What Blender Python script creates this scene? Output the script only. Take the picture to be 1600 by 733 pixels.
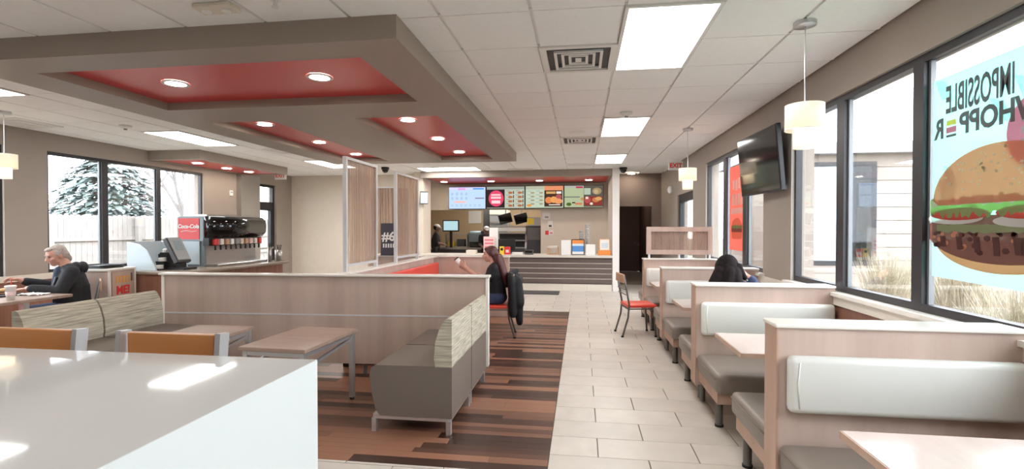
import bpy, bmesh, math, random
from mathutils import Vector, Matrix, Euler
random.seed(7)
R = math.radians
PI = math.pi
for o in list(bpy.data.objects): bpy.data.objects.remove(o)
SC = bpy.context.scene
COL = SC.collection

# ---------------------------------------------------------------- camera
F_PX, HC = 780.0, 1.52
yaw = math.atan(108 / F_PX); pit = math.atan(10.5 / F_PX)
cam_d = bpy.data.cameras.new('camera'); cam = bpy.data.objects.new('camera', cam_d); COL.objects.link(cam)
cam_d.sensor_width = 36; cam_d.lens = 36 * F_PX / 1600; cam_d.clip_start = .05; cam_d.clip_end = 200
cam.location = (0, 0, HC); cam.rotation_euler = (PI / 2 - pit, 0, yaw)
SC.camera = cam
# ---------------------------------------------------------------- sky / exposure
W = bpy.data.worlds.new('overcast_sky'); SC.world = W; W.use_nodes = True
bg = W.node_tree.nodes['Background']; bg.inputs[0].default_value = (.86, .93, 1, 1); bg.inputs[1].default_value = 8.5
SC.view_settings.view_transform = 'Standard'; SC.view_settings.look = 'None'
SC.view_settings.exposure = 0.42; SC.view_settings.gamma = 1; SC.view_settings.use_curve_mapping = False
PANEL_E, DOWN_E, PEND_E = 12.0, 60.0, 5.0

# ---------------------------------------------------------------- materials
M = {}
def base(name):
    m = bpy.data.materials.new(name); m.use_nodes = True
    nt = m.node_tree; b = nt.nodes['Principled BSDF']; M[name] = m
    return m, nt, b
def mat(name, c, rough=.5, metal=0, emis=0, spec=.5, vary=0, vscale=8, bump=0, bscale=60, rnd=0, stretch=None, coat=0):
    m, nt, b = base(name); N = nt.nodes; L = nt.links
    b.inputs['Base Color'].default_value = (*c, 1); b.inputs['Roughness'].default_value = rough
    b.inputs['Metallic'].default_value = metal; b.inputs['Specular IOR Level'].default_value = spec
    b.inputs['Coat Weight'].default_value = coat; b.inputs['Coat Roughness'].default_value = .12
    if emis: b.inputs['Emission Color'].default_value = (*c, 1); b.inputs['Emission Strength'].default_value = emis
    tc = N.new('ShaderNodeTexCoord'); mp = N.new('ShaderNodeMapping'); L.new(tc.outputs['Object'], mp.inputs[0])
    if stretch: mp.inputs['Scale'].default_value = stretch
    if vary or rnd:
        mx = N.new('ShaderNodeHueSaturation'); mx.inputs['Color'].default_value = (*c, 1)
        n = N.new('ShaderNodeTexNoise'); n.inputs['Scale'].default_value = vscale; n.inputs['Detail'].default_value = 4
        L.new(mp.outputs[0], n.inputs[0])
        mr = N.new('ShaderNodeMapRange'); mr.inputs[1].default_value = .25; mr.inputs[2].default_value = .75
        mr.inputs[3].default_value = 1 - vary; mr.inputs[4].default_value = 1 + vary
        L.new(n.outputs[0], mr.inputs[0]); src = mr.outputs[0]
        if rnd:
            oi = N.new('ShaderNodeObjectInfo'); r2 = N.new('ShaderNodeMapRange')
            r2.inputs[3].default_value = 1 - rnd; r2.inputs[4].default_value = 1 + rnd; L.new(oi.outputs['Random'], r2.inputs[0])
            mm = N.new('ShaderNodeMath'); mm.operation = 'MULTIPLY'; L.new(src, mm.inputs[0]); L.new(r2.outputs[0], mm.inputs[1]); src = mm.outputs[0]
            ad = N.new('ShaderNodeVectorMath'); ad.operation = 'ADD'; cb = N.new('ShaderNodeCombineXYZ')
            m3 = N.new('ShaderNodeMath'); m3.operation = 'MULTIPLY'; m3.inputs[1].default_value = 37; L.new(oi.outputs['Random'], m3.inputs[0])
            for k in range(3): L.new(m3.outputs[0], cb.inputs[k])
            L.new(mp.outputs[0], ad.inputs[0]); L.new(cb.outputs[0], ad.inputs[1]); L.new(ad.outputs[0], n.inputs[0])
        L.new(src, mx.inputs['Value']); L.new(mx.outputs[0], b.inputs['Base Color'])
    if bump:
        n = N.new('ShaderNodeTexNoise'); n.inputs['Scale'].default_value = bscale; n.inputs['Detail'].default_value = 3; L.new(mp.outputs[0], n.inputs[0])
        bp = N.new('ShaderNodeBump'); bp.inputs['Strength'].default_value = bump; bp.inputs['Distance'].default_value = .003
        L.new(n.outputs[0], bp.inputs['Height']); L.new(bp.outputs[0], b.inputs['Normal'])
    return m
def wood(name, c1, c2, stretch, rough=.42, rnd=0, scale=1.0, spec=.4):
    m, nt, b = base(name); N = nt.nodes; L = nt.links
    b.inputs['Roughness'].default_value = rough; b.inputs['Specular IOR Level'].default_value = spec
    tc = N.new('ShaderNodeTexCoord'); mp = N.new('ShaderNodeMapping'); mp.inputs['Scale'].default_value = stretch
    L.new(tc.outputs['Object'], mp.inputs[0]); vec = mp.outputs[0]
    n = N.new('ShaderNodeTexNoise'); n.inputs['Scale'].default_value = scale; n.inputs['Detail'].default_value = 6; n.inputs['Roughness'].default_value = .6
    rp = N.new('ShaderNodeValToRGB'); rp.color_ramp.elements[0].position = .32; rp.color_ramp.elements[1].position = .68
    rp.color_ramp.elements[0].color = (*c1, 1); rp.color_ramp.elements[1].color = (*c2, 1)
    if rnd:
        oi = N.new('ShaderNodeObjectInfo'); m3 = N.new('ShaderNodeMath'); m3.operation = 'MULTIPLY'; m3.inputs[1].default_value = 53
        L.new(oi.outputs['Random'], m3.inputs[0]); ad = N.new('ShaderNodeVectorMath'); ad.operation = 'ADD'
        cb = N.new('ShaderNodeCombineXYZ')
        for k in range(3): L.new(m3.outputs[0], cb.inputs[k])
        L.new(vec, ad.inputs[0]); L.new(cb.outputs[0], ad.inputs[1]); vec = ad.outputs[0]
        ma = N.new('ShaderNodeMath'); ma.operation = 'MULTIPLY_ADD'; ma.inputs[1].default_value = .35
        mb = N.new('ShaderNodeMath'); mb.operation = 'MULTIPLY_ADD'; mb.inputs[1].default_value = rnd; mb.inputs[2].default_value = .325 - rnd / 2
        L.new(oi.outputs['Random'], mb.inputs[0]); L.new(n.outputs[0], ma.inputs[0]); L.new(mb.outputs[0], ma.inputs[2]); L.new(ma.outputs[0], rp.inputs[0])
    else: L.new(n.outputs[0], rp.inputs[0])
    L.new(vec, n.inputs[0]); L.new(rp.outputs[0], b.inputs['Base Color'])
    return m
def emit(name, c, s):
    m = bpy.data.materials.new(name); m.use_nodes = True; nt = m.node_tree; nt.nodes.clear()
    e = nt.nodes.new('ShaderNodeEmission'); e.inputs[0].default_value = (*c, 1); e.inputs[1].default_value = s
    o = nt.nodes.new('ShaderNodeOutputMaterial'); nt.links.new(e.outputs[0], o.inputs[0]); M[name] = m; return m
def glass(name, refl=.12, tint=(1, 1, 1), rough=.02):
    m = bpy.data.materials.new(name); m.use_nodes = True; nt = m.node_tree; nt.nodes.clear(); N = nt.nodes; L = nt.links
    t = N.new('ShaderNodeBsdfTransparent'); t.inputs[0].default_value = (*tint, 1)
    g = N.new('ShaderNodeBsdfGlossy'); g.inputs['Roughness'].default_value = rough
    fr = N.new('ShaderNodeFresnel'); fr.inputs[0].default_value = 1.45
    mr = N.new('ShaderNodeMath'); mr.operation = 'MULTIPLY'; mr.inputs[1].default_value = refl / .04 * .5; mr.use_clamp = True; L.new(fr.outputs[0], mr.inputs[0])
    mx = N.new('ShaderNodeMixShader'); L.new(mr.outputs[0], mx.inputs[0]); L.new(t.outputs[0], mx.inputs[1]); L.new(g.outputs[0], mx.inputs[2])
    o = N.new('ShaderNodeOutputMaterial'); L.new(mx.outputs[0], o.inputs[0]); M[name] = m; return m
def film(name, c, clear=.15, trans=.6):     # printed translucent film / lamp shade
    m = bpy.data.materials.new(name); m.use_nodes = True; nt = m.node_tree; nt.nodes.clear(); N = nt.nodes; L = nt.links
    d = N.new('ShaderNodeBsdfDiffuse'); d.inputs[0].default_value = (*c, 1)
    t = N.new('ShaderNodeBsdfTranslucent'); t.inputs[0].default_value = (*c, 1)
    p = N.new('ShaderNodeBsdfTransparent'); p.inputs[0].default_value = (*[min(1, x * 1.1) for x in c], 1)
    a = N.new('ShaderNodeMixShader'); a.inputs[0].default_value = trans; L.new(d.outputs[0], a.inputs[1]); L.new(t.outputs[0], a.inputs[2])
    b = N.new('ShaderNodeMixShader'); b.inputs[0].default_value = clear; L.new(a.outputs[0], b.inputs[1]); L.new(p.outputs[0], b.inputs[2])
    o = N.new('ShaderNodeOutputMaterial'); L.new(b.outputs[0], o.inputs[0]); M[name] = m; return m
def streak_glass(name):
    m = bpy.data.materials.new(name); m.use_nodes = True; nt = m.node_tree; nt.nodes.clear(); N = nt.nodes; L = nt.links
    tc = N.new('ShaderNodeTexCoord'); mp = N.new('ShaderNodeMapping'); mp.inputs['Scale'].default_value = (55, 55, .9); L.new(tc.outputs['Object'], mp.inputs[0])
    n = N.new('ShaderNodeTexNoise'); n.inputs['Scale'].default_value = 1; n.inputs['Detail'].default_value = 5; L.new(mp.outputs[0], n.inputs[0])
    rp = N.new('ShaderNodeValToRGB'); rp.color_ramp.elements[0].position = .3; rp.color_ramp.elements[1].position = .7
    rp.color_ramp.elements[0].color = (.24, .14, .10, 1); rp.color_ramp.elements[1].color = (.74, .60, .50, 1); L.new(n.outputs[0], rp.inputs[0])
    p = N.new('ShaderNodeBsdfPrincipled'); p.inputs['Roughness'].default_value = .18; L.new(rp.outputs[0], p.inputs['Base Color'])
    t = N.new('ShaderNodeBsdfTransparent'); t.inputs[0].default_value = (.9, .82, .76, 1)
    mr = N.new('ShaderNodeMapRange'); mr.inputs[1].default_value = .35; mr.inputs[2].default_value = .65; mr.inputs[3].default_value = .22; mr.inputs[4].default_value = .82
    L.new(n.outputs[0], mr.inputs[0])
    x = N.new('ShaderNodeMixShader'); L.new(mr.outputs[0], x.inputs[0]); L.new(p.outputs[0], x.inputs[1]); L.new(t.outputs[0], x.inputs[2])
    o = N.new('ShaderNodeOutputMaterial'); L.new(x.outputs[0], o.inputs[0]); M[name] = m; return m

mat('taupe', (.33, .277, .237), .7, vary=.03, vscale=3)
mat('beige_wall', (.70, .62, .52), .7, vary=.02)
mat('tan_wall', (.55, .40, .25), .7)
mat('soffit_taupe', (.335, .28, .24), .45)
mat('soffit_red', (.62, .045, .05), .3)
mat('tile_ceiling', (.89, .885, .88), .9, vary=.02, vscale=30, bump=.3, bscale=180, rnd=.02)
mat('grid_white', (.80, .78, .76), .6)
mat('cream_trim', (.72, .65, .56), .45)
mat('white_trim', (.80, .77, .73), .4)
mat('ivory_cap', (.82, .78, .72), .25)
wood('wainscot', (.20, .085, .05), (.30, .14, .09), (14, 14, 1.1), .5)
wood('laminate', (.47, .348, .29), (.61, .47, .40), (5, 5, .35), .38)
wood('laminate_edge', (.44, .28, .20), (.54, .37, .28), (6, 6, .4), .45)
wood('laminate_top', (.50, .41, .37), (.58, .49, .45), (4, .5, 4), .17)
wood('table_brown', (.30, .21, .165), (.40, .29, .23), (.8, 9, 4), .35)
wood('plank', (.050, .023, .017), (.29, .135, .082), (2.2, 30, 4), .33, rnd=.75, spec=.5)
mat('floor_tile', (.60, .545, .485), .38, vary=.07, vscale=5, rnd=.05)
mat('grout', (.27, .22, .18), .9)
mat('subfloor', (.10, .06, .045), .8)
mat('frame_dark', (.022, .020, .024), .4)
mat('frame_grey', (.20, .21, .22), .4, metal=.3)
mat('reveal', (.66, .62, .58), .6)
mat('alu', (.62, .63, .65), .32, metal=.75)
mat('alu_light', (.72, .73, .75), .4, metal=.35)
mat('steel', (.52, .51, .50), .28, metal=.9)
mat('chrome', (.75, .75, .75), .15, metal=1)
mat('grey_metal', (.17, .16, .155), .4, metal=.5)
mat('black', (.012, .012, .013), .45)
mat('black_gloss', (.008, .008, .009), .08)
mat('dark_grey', (.06, .06, .065), .5)
mat('rubber', (.02, .02, .02), .8)
mat('vinyl_white', (.74, .745, .70), .32, bump=.05, bscale=300)
mat('vinyl_taupe', (.235, .195, .165), .4, bump=.05, bscale=300)
mat('sofa_taupe_shaded', (.165, .135, .115), .4, bump=.05, bscale=300)  # vinyl taupe darkened: the shade on the sofas is put into the colour
mat('vinyl_brown', (.19, .155, .13), .42)
mat('vinyl_red', (.75, .07, .045), .35)
mat('fabric', (.43, .39, .305), .9, vary=.45, vscale=1, stretch=(5, 5, 95))
mat('orange_wood', (.52, .22, .07), .35, vary=.08, vscale=2, stretch=(1, 1, 12))
mat('tan_wood', (.55, .33, .2), .5)
mat('white_table', (.56, .55, .53), .05, spec=.22)
mat('white_panel', (.62, .66, .655), .35)
mat('white', (.85, .84, .82), .5)
mat('paper', (.82, .80, .77), .8)
mat('grey_plastic', (.32, .33, .34), .4)
mat('blue_grey', (.24, .30, .33), .3)
mat('light_blue', (.62, .72, .78), .2)
mat('dark_brown', (.105, .068, .058), .5, vary=.05)
mat('slat', (.135, .098, .088), .45, vary=.06)
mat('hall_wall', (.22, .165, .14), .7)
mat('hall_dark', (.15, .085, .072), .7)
mat('counter_top', (.66, .60, .54), .3)
mat('soda_top', (.30, .245, .19), .25, vary=.1, vscale=60)
mat('red_sign', (.75, .05, .05), .4)
mat('orange', (.85, .28, .06), .5)
mat('orange_faint', (.80, .40, .12), .5)
mat('yellow', (.85, .60, .05), .5)
mat('blue', (.10, .28, .62), .5)
mat('pink', (.80, .20, .26), .5)
mat('pink_pale', (.85, .62, .60), .5)
mat('skin', (.58, .31, .23), .5)
mat('skin_dark', (.20, .10, .07), .5)
mat('lips', (.45, .15, .13), .5)
mat('hair_grey', (.42, .36, .32), .7, vary=.3, vscale=40)
mat('hair_red', (.085, .02, .018), .42, vary=.5, vscale=2, stretch=(30, 30, 2), bump=.6, bscale=3)
mat('hair_dark', (.012, .008, .008), .75, spec=.12, vary=.5, vscale=2, stretch=(30, 30, 2), bump=.6, bscale=3)
mat('jacket', (.018, .018, .022), .85, bump=.6, bscale=22)
mat('puffer', (.010, .010, .012), .6, spec=.3, bump=.4, bscale=25)
mat('tshirt_blue', (.035, .05, .085), .85)
mat('jeans', (.03, .045, .10), .85)
mat('navy_fuzzy', (.05, .06, .12), .95, vary=.6, vscale=45, bump=1, bscale=80)
mat('bun', (.62, .33, .13), .6)
mat('fence', (.30, .27, .25), .85, vary=.15, vscale=3)
mat('bark', (.19, .17, .165), .9)
mat('evergreen', (.17, .215, .21), .9, vary=.4, vscale=2)
mat('dry_grass', (.42, .37, .27), .9, vary=.55, vscale=30)
mat('turf', (.10, .10, .06), .95, vary=.2, vscale=3)
mat('concrete', (.30, .29, .28), .9)
mat('siding', (.33, .275, .24), .75, vary=.06, vscale=2)
mat('roof', (.30, .29, .30), .8)
mat('navy_board', (.05, .045, .06), .5)
mat('exit_red', (.85, .05, .04), .4)
glass('window_glass', .028)
glass('dark_glass', .12, (.55, .6, .62))
glass('acrylic', .10, (.80, .88, .92))
streak_glass('streak_glass')
film('shade', (.93, .90, .84), .02, .6)
film('teal_film', (.50, .80, .74), .18, .7)
film('white_film', (.80, .86, .84), .3, .7)
film('grey_film', (.30, .27, .28), .12, .6)
film('bun_film', (.82, .46, .33), .12, .7)
film('bun_light_film', (.85, .66, .48), .1, .7)
film('seed_film', (.88, .82, .70), .1, .7)
film('lettuce_film', (.46, .58, .28), .12, .7)
film('tomato_film', (.75, .18, .15), .1, .7)
film('onion_film', (.85, .82, .80), .12, .7)
film('patty_film', (.42, .23, .20), .08, .7)
film('char_film', (.26, .13, .12), .05, .7)
film('heel_film', (.80, .44, .30), .1, .7)
film('pink_film', (.80, .36, .44), .12, .7)
film('red_film', (.66, .27, .22), .2, .6)
film('yellow_film', (.82, .68, .25), .1, .7)
film('pickle_film', (.50, .53, .33), .1, .7)
emit('panel_light', (1, .985, .955), PANEL_E)
emit('down_light', (1, .90, .74), DOWN_E)
emit('pendant_bulb', (1, .78, .48), PEND_E * 5)
emit('kitchen_fill_light', (1, .95, .85), 8)

# ---------------------------------------------------------------- mesh helpers
WM = {}
class MB:
    def __init__(s): s.v = []; s.f = []; s.mi = []; s.sm = []; s.cur = 0; s.smooth = False
    def add(s, vs, fs):
        n = len(s.v); s.v += [Vector(p) for p in vs]
        for f in fs: s.f.append([n + i for i in f]); s.mi.append(s.cur); s.sm.append(s.smooth)
        return s
    def box(s, x0, x1, y0, y1, z0, z1, m=None):
        vs = [(x, y, z) for z in (z0, z1) for y in (y0, y1) for x in (x0, x1)]
        if m: vs = [m @ Vector(p) for p in vs]
        return s.add(vs, [(0, 2, 3, 1), (4, 5, 7, 6), (0, 1, 5, 4), (2, 6, 7, 3), (0, 4, 6, 2), (1, 3, 7, 5)])
    def bbox(s, x0, x1, y0, y1, z0, z1, r=.02, seg=2, m=None):
        bm = bmesh.new(); bmesh.ops.create_cube(bm, size=1)
        for v in bm.verts: v.co = Vector((x0 + (v.co.x + .5) * (x1 - x0), y0 + (v.co.y + .5) * (y1 - y0), z0 + (v.co.z + .5) * (z1 - z0)))
        bmesh.ops.bevel(bm, geom=bm.edges[:] , offset=r, segments=seg, affect='EDGES', profile=.5)
        return s.bm(bm, m)
    def bm(s, bm, m=None):
        bm.verts.index_update(); vs = [m @ v.co if m else v.co.copy() for v in bm.verts]
        fs = [[v.index for v in f.verts] for f in bm.faces]; bm.free(); return s.add(vs, fs)
    def cyl(s, p0, p1, r0, r1=None, n=14, caps=True):
        r1 = r0 if r1 is None else r1; p0 = Vector(p0); p1 = Vector(p1); d = (p1 - p0).normalized()
        a = d.orthogonal().normalized(); b = d.cross(a); vs = []
        for p, r in ((p0, r0), (p1, r1)):
            for i in range(n): t = 2 * PI * i / n; vs.append(p + a * (r * math.cos(t)) + b * (r * math.sin(t)))
        fs = [(i, (i + 1) % n, n + (i + 1) % n, n + i) for i in range(n)]
        if caps: fs += [tuple(range(n))[::-1], tuple(range(n, 2 * n))]
        return s.add(vs, fs)
    def lathe(s, prof, c=(0, 0, 0), n=20, sx=1, sy=1):
        vs = []; fs = []; k = len(prof)
        for i in range(n):
            t = 2 * PI * i / n
            for r, z in prof: vs.append((c[0] + r * math.cos(t) * sx, c[1] + r * math.sin(t) * sy, c[2] + z))
        for i in range(n):
            j = (i + 1) % n
            for q in range(k - 1): fs.append((i * k + q, j * k + q, j * k + q + 1, i * k + q + 1))
        return s.add(vs, fs)
    def tube(s, pts, r, n=8):
        pts = [Vector(p) for p in pts]; vs = []; fs = []; a = None
        for i, p in enumerate(pts):
            d = (pts[min(i + 1, len(pts) - 1)] - pts[max(i - 1, 0)]).normalized()
            a = d.orthogonal().normalized() if a is None else (a - d * a.dot(d)).normalized(); b = d.cross(a)
            rr = r[i] if isinstance(r, (list, tuple)) else r
            for k in range(n): t = 2 * PI * k / n; vs.append(p + a * (rr * math.cos(t)) + b * (rr * math.sin(t)))
        for i in range(len(pts) - 1):
            for k in range(n): fs.append((i * n + k, i * n + (k + 1) % n, (i + 1) * n + (k + 1) % n, (i + 1) * n + k))
        fs += [tuple(range(n))[::-1], tuple(range((len(pts) - 1) * n, len(pts) * n))]
        return s.add(vs, fs)
    def bar(s, p0, p1, w, h=None, up=(0, 0, 1)):
        h = h or w; p0 = Vector(p0); p1 = Vector(p1); d = (p1 - p0).normalized(); u = Vector(up)
        if abs(d.dot(u)) > .95: u = Vector((1, 0, 0))
        a = d.cross(u).normalized() * w / 2; b = a.cross(d).normalized() * h / 2
        vs = [p + i * a + j * b for p in (p0, p1) for i, j in ((-1, -1), (1, -1), (1, 1), (-1, 1))]
        return s.add(vs, [(3, 2, 1, 0), (4, 5, 6, 7), (0, 1, 5, 4), (1, 2, 6, 5), (2, 3, 7, 6), (3, 0, 4, 7)])
    def prism(s, poly, a0, a1, axis='x', m=None):     # polygon in the other two axes, extruded
        def P(p, a): return {'x': (a, p[0], p[1]), 'y': (p[0], a, p[1]), 'z': (p[0], p[1], a)}[axis]
        n = len(poly); vs = [P(p, a0) for p in poly] + [P(p, a1) for p in poly]
        if m: vs = [m @ Vector(p) for p in vs]
        return s.add(vs, [tuple(range(n))[::-1], tuple(range(n, 2 * n))] + [(i, (i + 1) % n, n + (i + 1) % n, n + i) for i in range(n)])
    def ball(s, c, r, n=12, rot=None):
        r = (r, r, r) if not isinstance(r, (list, tuple)) else r
        bm = bmesh.new(); bmesh.ops.create_uvsphere(bm, u_segments=n * 2, v_segments=n, radius=1)
        m = Matrix.Translation(c) @ (rot.to_4x4() if rot else Matrix()) @ Matrix.Diagonal((*r, 1))
        return s.bm(bm, m)
    def capsule(s, p0, r0, p1, r1, n=12):
        s.ball(p0, r0, n // 2 + 2); s.ball(p1, r1, n // 2 + 2); return s.cyl(p0, p1, r0, r1, n * 2)
    def build(s, name, ms, parent=None, world=False, recalc=True):
        vs = s.v
        if parent is not None and world:
            inv = WM.get(parent.name, Matrix()).inverted(); vs = [inv @ p for p in vs]
        me = bpy.data.meshes.new(name); me.from_pydata([tuple(p) for p in vs], [], s.f)
        for q in (ms if isinstance(ms, (list, tuple)) else [ms]): me.materials.append(M[q])
        me.polygons.foreach_set('material_index', s.mi); me.polygons.foreach_set('use_smooth', s.sm)
        if recalc:
            bm = bmesh.new(); bm.from_mesh(me); bmesh.ops.recalc_face_normals(bm, faces=bm.faces[:]); bm.to_mesh(me); bm.free()
        return link(name, me, parent)
def link(name, me, parent=None):
    o = bpy.data.objects.new(name, me); COL.objects.link(o)
    if parent is not None: o.parent = parent; WM[o.name] = WM.get(parent.name, Matrix())
    return o
def sm(mb): mb.smooth = True; return mb
def tag(o, label=None, cat=None, group=None, kind=None):
    for k, v in (('label', label), ('category', cat), ('group', group), ('kind', kind)):
        if v: o[k] = v
    return o
def thing(name, label, cat, loc=(0, 0, 0), rz=0, group=None):
    o = bpy.data.objects.new(name, None); COL.objects.link(o); o.empty_display_size = .1
    o.location = loc; o.rotation_euler = (0, 0, rz); WM[o.name] = Matrix.Translation(loc) @ Matrix.Rotation(rz, 4, 'Z')
    return tag(o, label, cat, group)
def struct(name, mb, m, label=None): o = mb.build(name, m); return tag(o, label, kind='structure')
def structe(name, loc=(0, 0, 0)):
    o = bpy.data.objects.new(name, None); COL.objects.link(o); o.location = loc; WM[o.name] = Matrix.Translation(loc); o['kind'] = 'structure'; return o
def dup(root, loc, rz, label=None):
    def cp(o, par):
        c = o.copy(); COL.objects.link(c); c.parent = par
        for ch in [x for x in bpy.data.objects if x.parent == o]: cp(ch, c)
        return c
    c = cp(root, None); c.location = loc; c.rotation_euler = (0, 0, rz); WM[c.name] = Matrix.Translation(loc) @ Matrix.Rotation(rz, 4, 'Z')
    if label: c['label'] = label
    return c
def text(name, body, size, m, matname, parent=None, extrude=.001, world=True, sx=1, bold=0):
    cu = bpy.data.curves.new(name, 'FONT'); cu.body = body; cu.size = size; cu.align_x = 'CENTER'; cu.align_y = 'CENTER'; cu.extrude = extrude; cu.offset = bold; cu.resolution_u = 3
    t = bpy.data.objects.new(name, cu); COL.objects.link(t); dg = bpy.context.evaluated_depsgraph_get()
    me = bpy.data.meshes.new_from_object(t.evaluated_get(dg)); bpy.data.objects.remove(t); me.name = name
    mt = m @ Matrix.Diagonal((sx, 1, 1, 1))
    if parent is not None and world: mt = WM.get(parent.name, Matrix()).inverted() @ mt
    me.transform(mt)
    if mt.determinant() < 0: me.flip_normals()
    me.materials.clear(); me.materials.append(M[matname]); return link(name, me, parent)
def frame(o, xa, za):      # matrix with text x axis = xa, text up = za
    xa = Vector(xa).normalized(); za = Vector(za).normalized(); n = xa.cross(za)
    return Matrix.Translation(o) @ Matrix((xa, za, n)).transposed().to_4x4()
# ================================================================ STRUCTURE
CE = 2.94
XL, XR = -7.9, 2.12
# floor: slab with tile and plank pieces
fl = struct('floor', MB().box(-8.1, 2.34, -2.6, 18.2, -.12, -.012), 'grout')
tile_me = MB().bbox(-.322, .322, -.1495, .1495, -.011, 0, .0025, 1).build('floor_tile', 'floor_tile', fl).data
bpy.data.objects.remove(bpy.data.objects['floor_tile'])
PX0, PX1, PY0, PY1 = -5.0, -.21, 3.06, 9.03        # wood inlay
rest = MB(); nt_ = 0
for row in range(-9, 48):
    y = 3.02 + .1515 + row * .303 - .05
    y = row * .303 + .1515
    for c in range(-13, 5):
        x = -.21 + .325 + c * .65 - (.325 if row % 2 else 0)
        xa, xb, ya, yb = x - .325, x + .325, y - .1515, y + .1515
        if xa > XR - .05 or xb < XL + .05: continue
        xa, xb = max(xa, XL), min(xb, XR)
        if yb > 13.9: continue
        if xa > PX0 - .1 and xb < PX1 + .01 and ya > PY0 - .01 and yb < PY1 + .1: continue
        # pieces cut by the inlay edge
        x0, x1, y0, y1 = xa, xb, ya, yb
        if y1 > PY0 + .02 and y0 < PY1 - .02 and x0 < PX1 - .01 and x1 > PX0 + .01:
            if x1 > PX1 + .02: x0 = PX1
            elif x0 < PX0 - .02: x1 = PX0
            elif y0 < PY0 - .02: y1 = PY0
            elif y1 > PY1 + .02: y0 = PY1
            else: continue
        vis = (y > 2.9 and x > -.3 and x < 1.5 and y < 12.3) or (y > 8.9 and y < 12.2 and x > -2.2) or (2.6 < y < 3.1 and x > -1.9)
        if vis:
            o = link('floor_tile', tile_me, fl); o.location = ((x0 + x1) / 2, (y0 + y1) / 2, 0); o.scale = ((x1 - x0 - .006) / .644, (y1 - y0 - .004) / .299, 1); nt_ += 1
        else: rest.box(x0 + .003, x1 - .003, y0 + .002, y1 - .002, -.011, 0)
tag(rest.build('tile_field', 'floor_tile', fl), kind='stuff')
pl_me = MB().box(-.5, .5, -.5, .5, -.011, 0).build('wood_plank', 'plank', fl).data
bpy.data.objects.remove(bpy.data.objects['wood_plank'])
y = PY0; np_ = 0; prest = MB()
while y < PY1 - .02:
    h = random.choice((.07, .085, .10, .115)); h = min(h, PY1 - y)
    x = PX1
    while x > PX0 + .01:
        ln = random.uniform(.35, 1.35); x0 = max(PX0, x - ln)
        if x0 > -2.6 or (x > -2.3): 
            o = link('wood_plank', pl_me, fl); o.location = ((x + x0) / 2, y + h / 2, 0); o.scale = (x - x0 - .0015, h - .0012, 1); np_ += 1
        else: prest.box(x0, x - .0015, y, y + h - .0012, -.011, 0)
        x = x0
    y += h
tag(prest.build('plank_field', 'plank', fl), kind='stuff')
print('tiles', nt_, 'planks', np_)

# ceiling: slab, tile pieces, runners
ce = struct('ceiling', MB().box(-8.1, 2.34, -2.6, 18.2, CE + .04, CE + .1), 'grid_white')
GX, GY, PXT, PYT = .28, 3.275, .61, .655
ct_me = MB().box(-.299, .299, -.3215, .3215, 0, .04).build('ceiling_tile', 'tile_ceiling', ce).data
bpy.data.objects.remove(bpy.data.objects['ceiling_tile'])
lights = [(GX, GX + .61, 3.275, 4.585), (GX, GX + .61, 6.55, 7.86), (GX, GX + .61, 9.825, 11.135),
          (-6.43, -5.82, 3.275, 4.585), (-6.43, -5.82, 6.55, 7.86), (-5.82, -5.21, 9.825, 11.135), (-3.86, -2.42, 11.36, 12.1)]
vents = [(-.33, .28, 3.93, 4.585), (-.33, .28, 7.86, 8.515)]
def covered(x, y): return any(a < x < b and c < y < d for a, b, c, d in lights[:5] + vents)
rest = MB()
for i in range(-14, 4):
    for j in range(-9, 15):
        x0 = GX + i * PXT; x1 = min(x0 + PXT, XR); x0 = max(x0, XL); y0 = GY + j * PYT; y1 = y0 + PYT
        if x1 - x0 < .05 or y0 > 12.75: continue
        y1 = min(y1, 12.8 if x0 < -4.2 else 13.8)
        xc, yc = (x0 + x1) / 2, (y0 + y1) / 2
        if covered(xc, yc): continue
        if -4.85 < x0 and x1 < -1.22 and y0 > 3.2 and y1 < 9.4: continue
        if j >= -1:
            o = link('ceiling_tile', ct_me, ce); o.location = (xc, yc, CE); o.scale = ((x1 - x0 - .024) / .598, (y1 - y0 - .011) / .643, 1)
        else: rest.box(x0 + .006, x1 - .006, y0 + .006, y1 - .006, CE, CE + .04)
tag(rest.build('tile_field', 'tile_ceiling', ce), kind='stuff')
for i in range(-13, 4):
    x = GX + i * PXT
    if x < XR - .02: MB().box(x - .012, x + .012, -2.6, 13.8, CE + .016, CE + .04).build('grid_runner', 'grid_white', ce)
for j in range(-9, 16):
    y = GY + j * PYT
    MB().box(XL, XR, y - .012, y + .012, CE + .008, CE + .04).build('grid_runner', 'grid_white', ce)

# ---- walls
w = MB()
def rw(y0, y1, z0, z1): w.box(XR, XR + .22, y0, y1, z0, z1)
rw(-2.6, 9.94, 0, .95); rw(-2.6, 9.94, 2.62, 3.04); rw(-2.6, .6, .95, 2.62); rw(5.44, 6.22, .95, 2.62); rw(8.97, 9.94, .95, 2.62)
rw(9.94, 11.5, 2.24, 3.04); rw(11.5, 18.2, 0, 3.04)
wall_r = struct('wall_right', w, 'taupe')
w = MB()
def lw(y0, y1, z0, z1): w.box(XL - .22, XL, y0, y1, z0, z1)
lw(-2.6, 11.28, 0, .82); lw(-2.6, 11.28, 2.67, 3.04); lw(-2.6, 2.6, .82, 2.67); lw(5.88, 6.44, .82, 2.67); lw(9.56, 11.28, .82, 2.67)
lw(11.28, 12.1, 2.62, 3.04); lw(12.1, 13, 0, 3.04)
wall_l = struct('wall_left', w, 'taupe')
struct('wall_back_left', MB().box(XL, -4.2, 12.8, 12.95, 0, 3.04), 'beige_wall')
struct('wall_pillar', MB().box(-4.22, -3.99, 12.3, 12.95, 0, CE), 'beige_wall')
struct('wall_near', MB().box(-8.1, 2.34, -2.75, -2.6, 0, 3.04), 'taupe')
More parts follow.
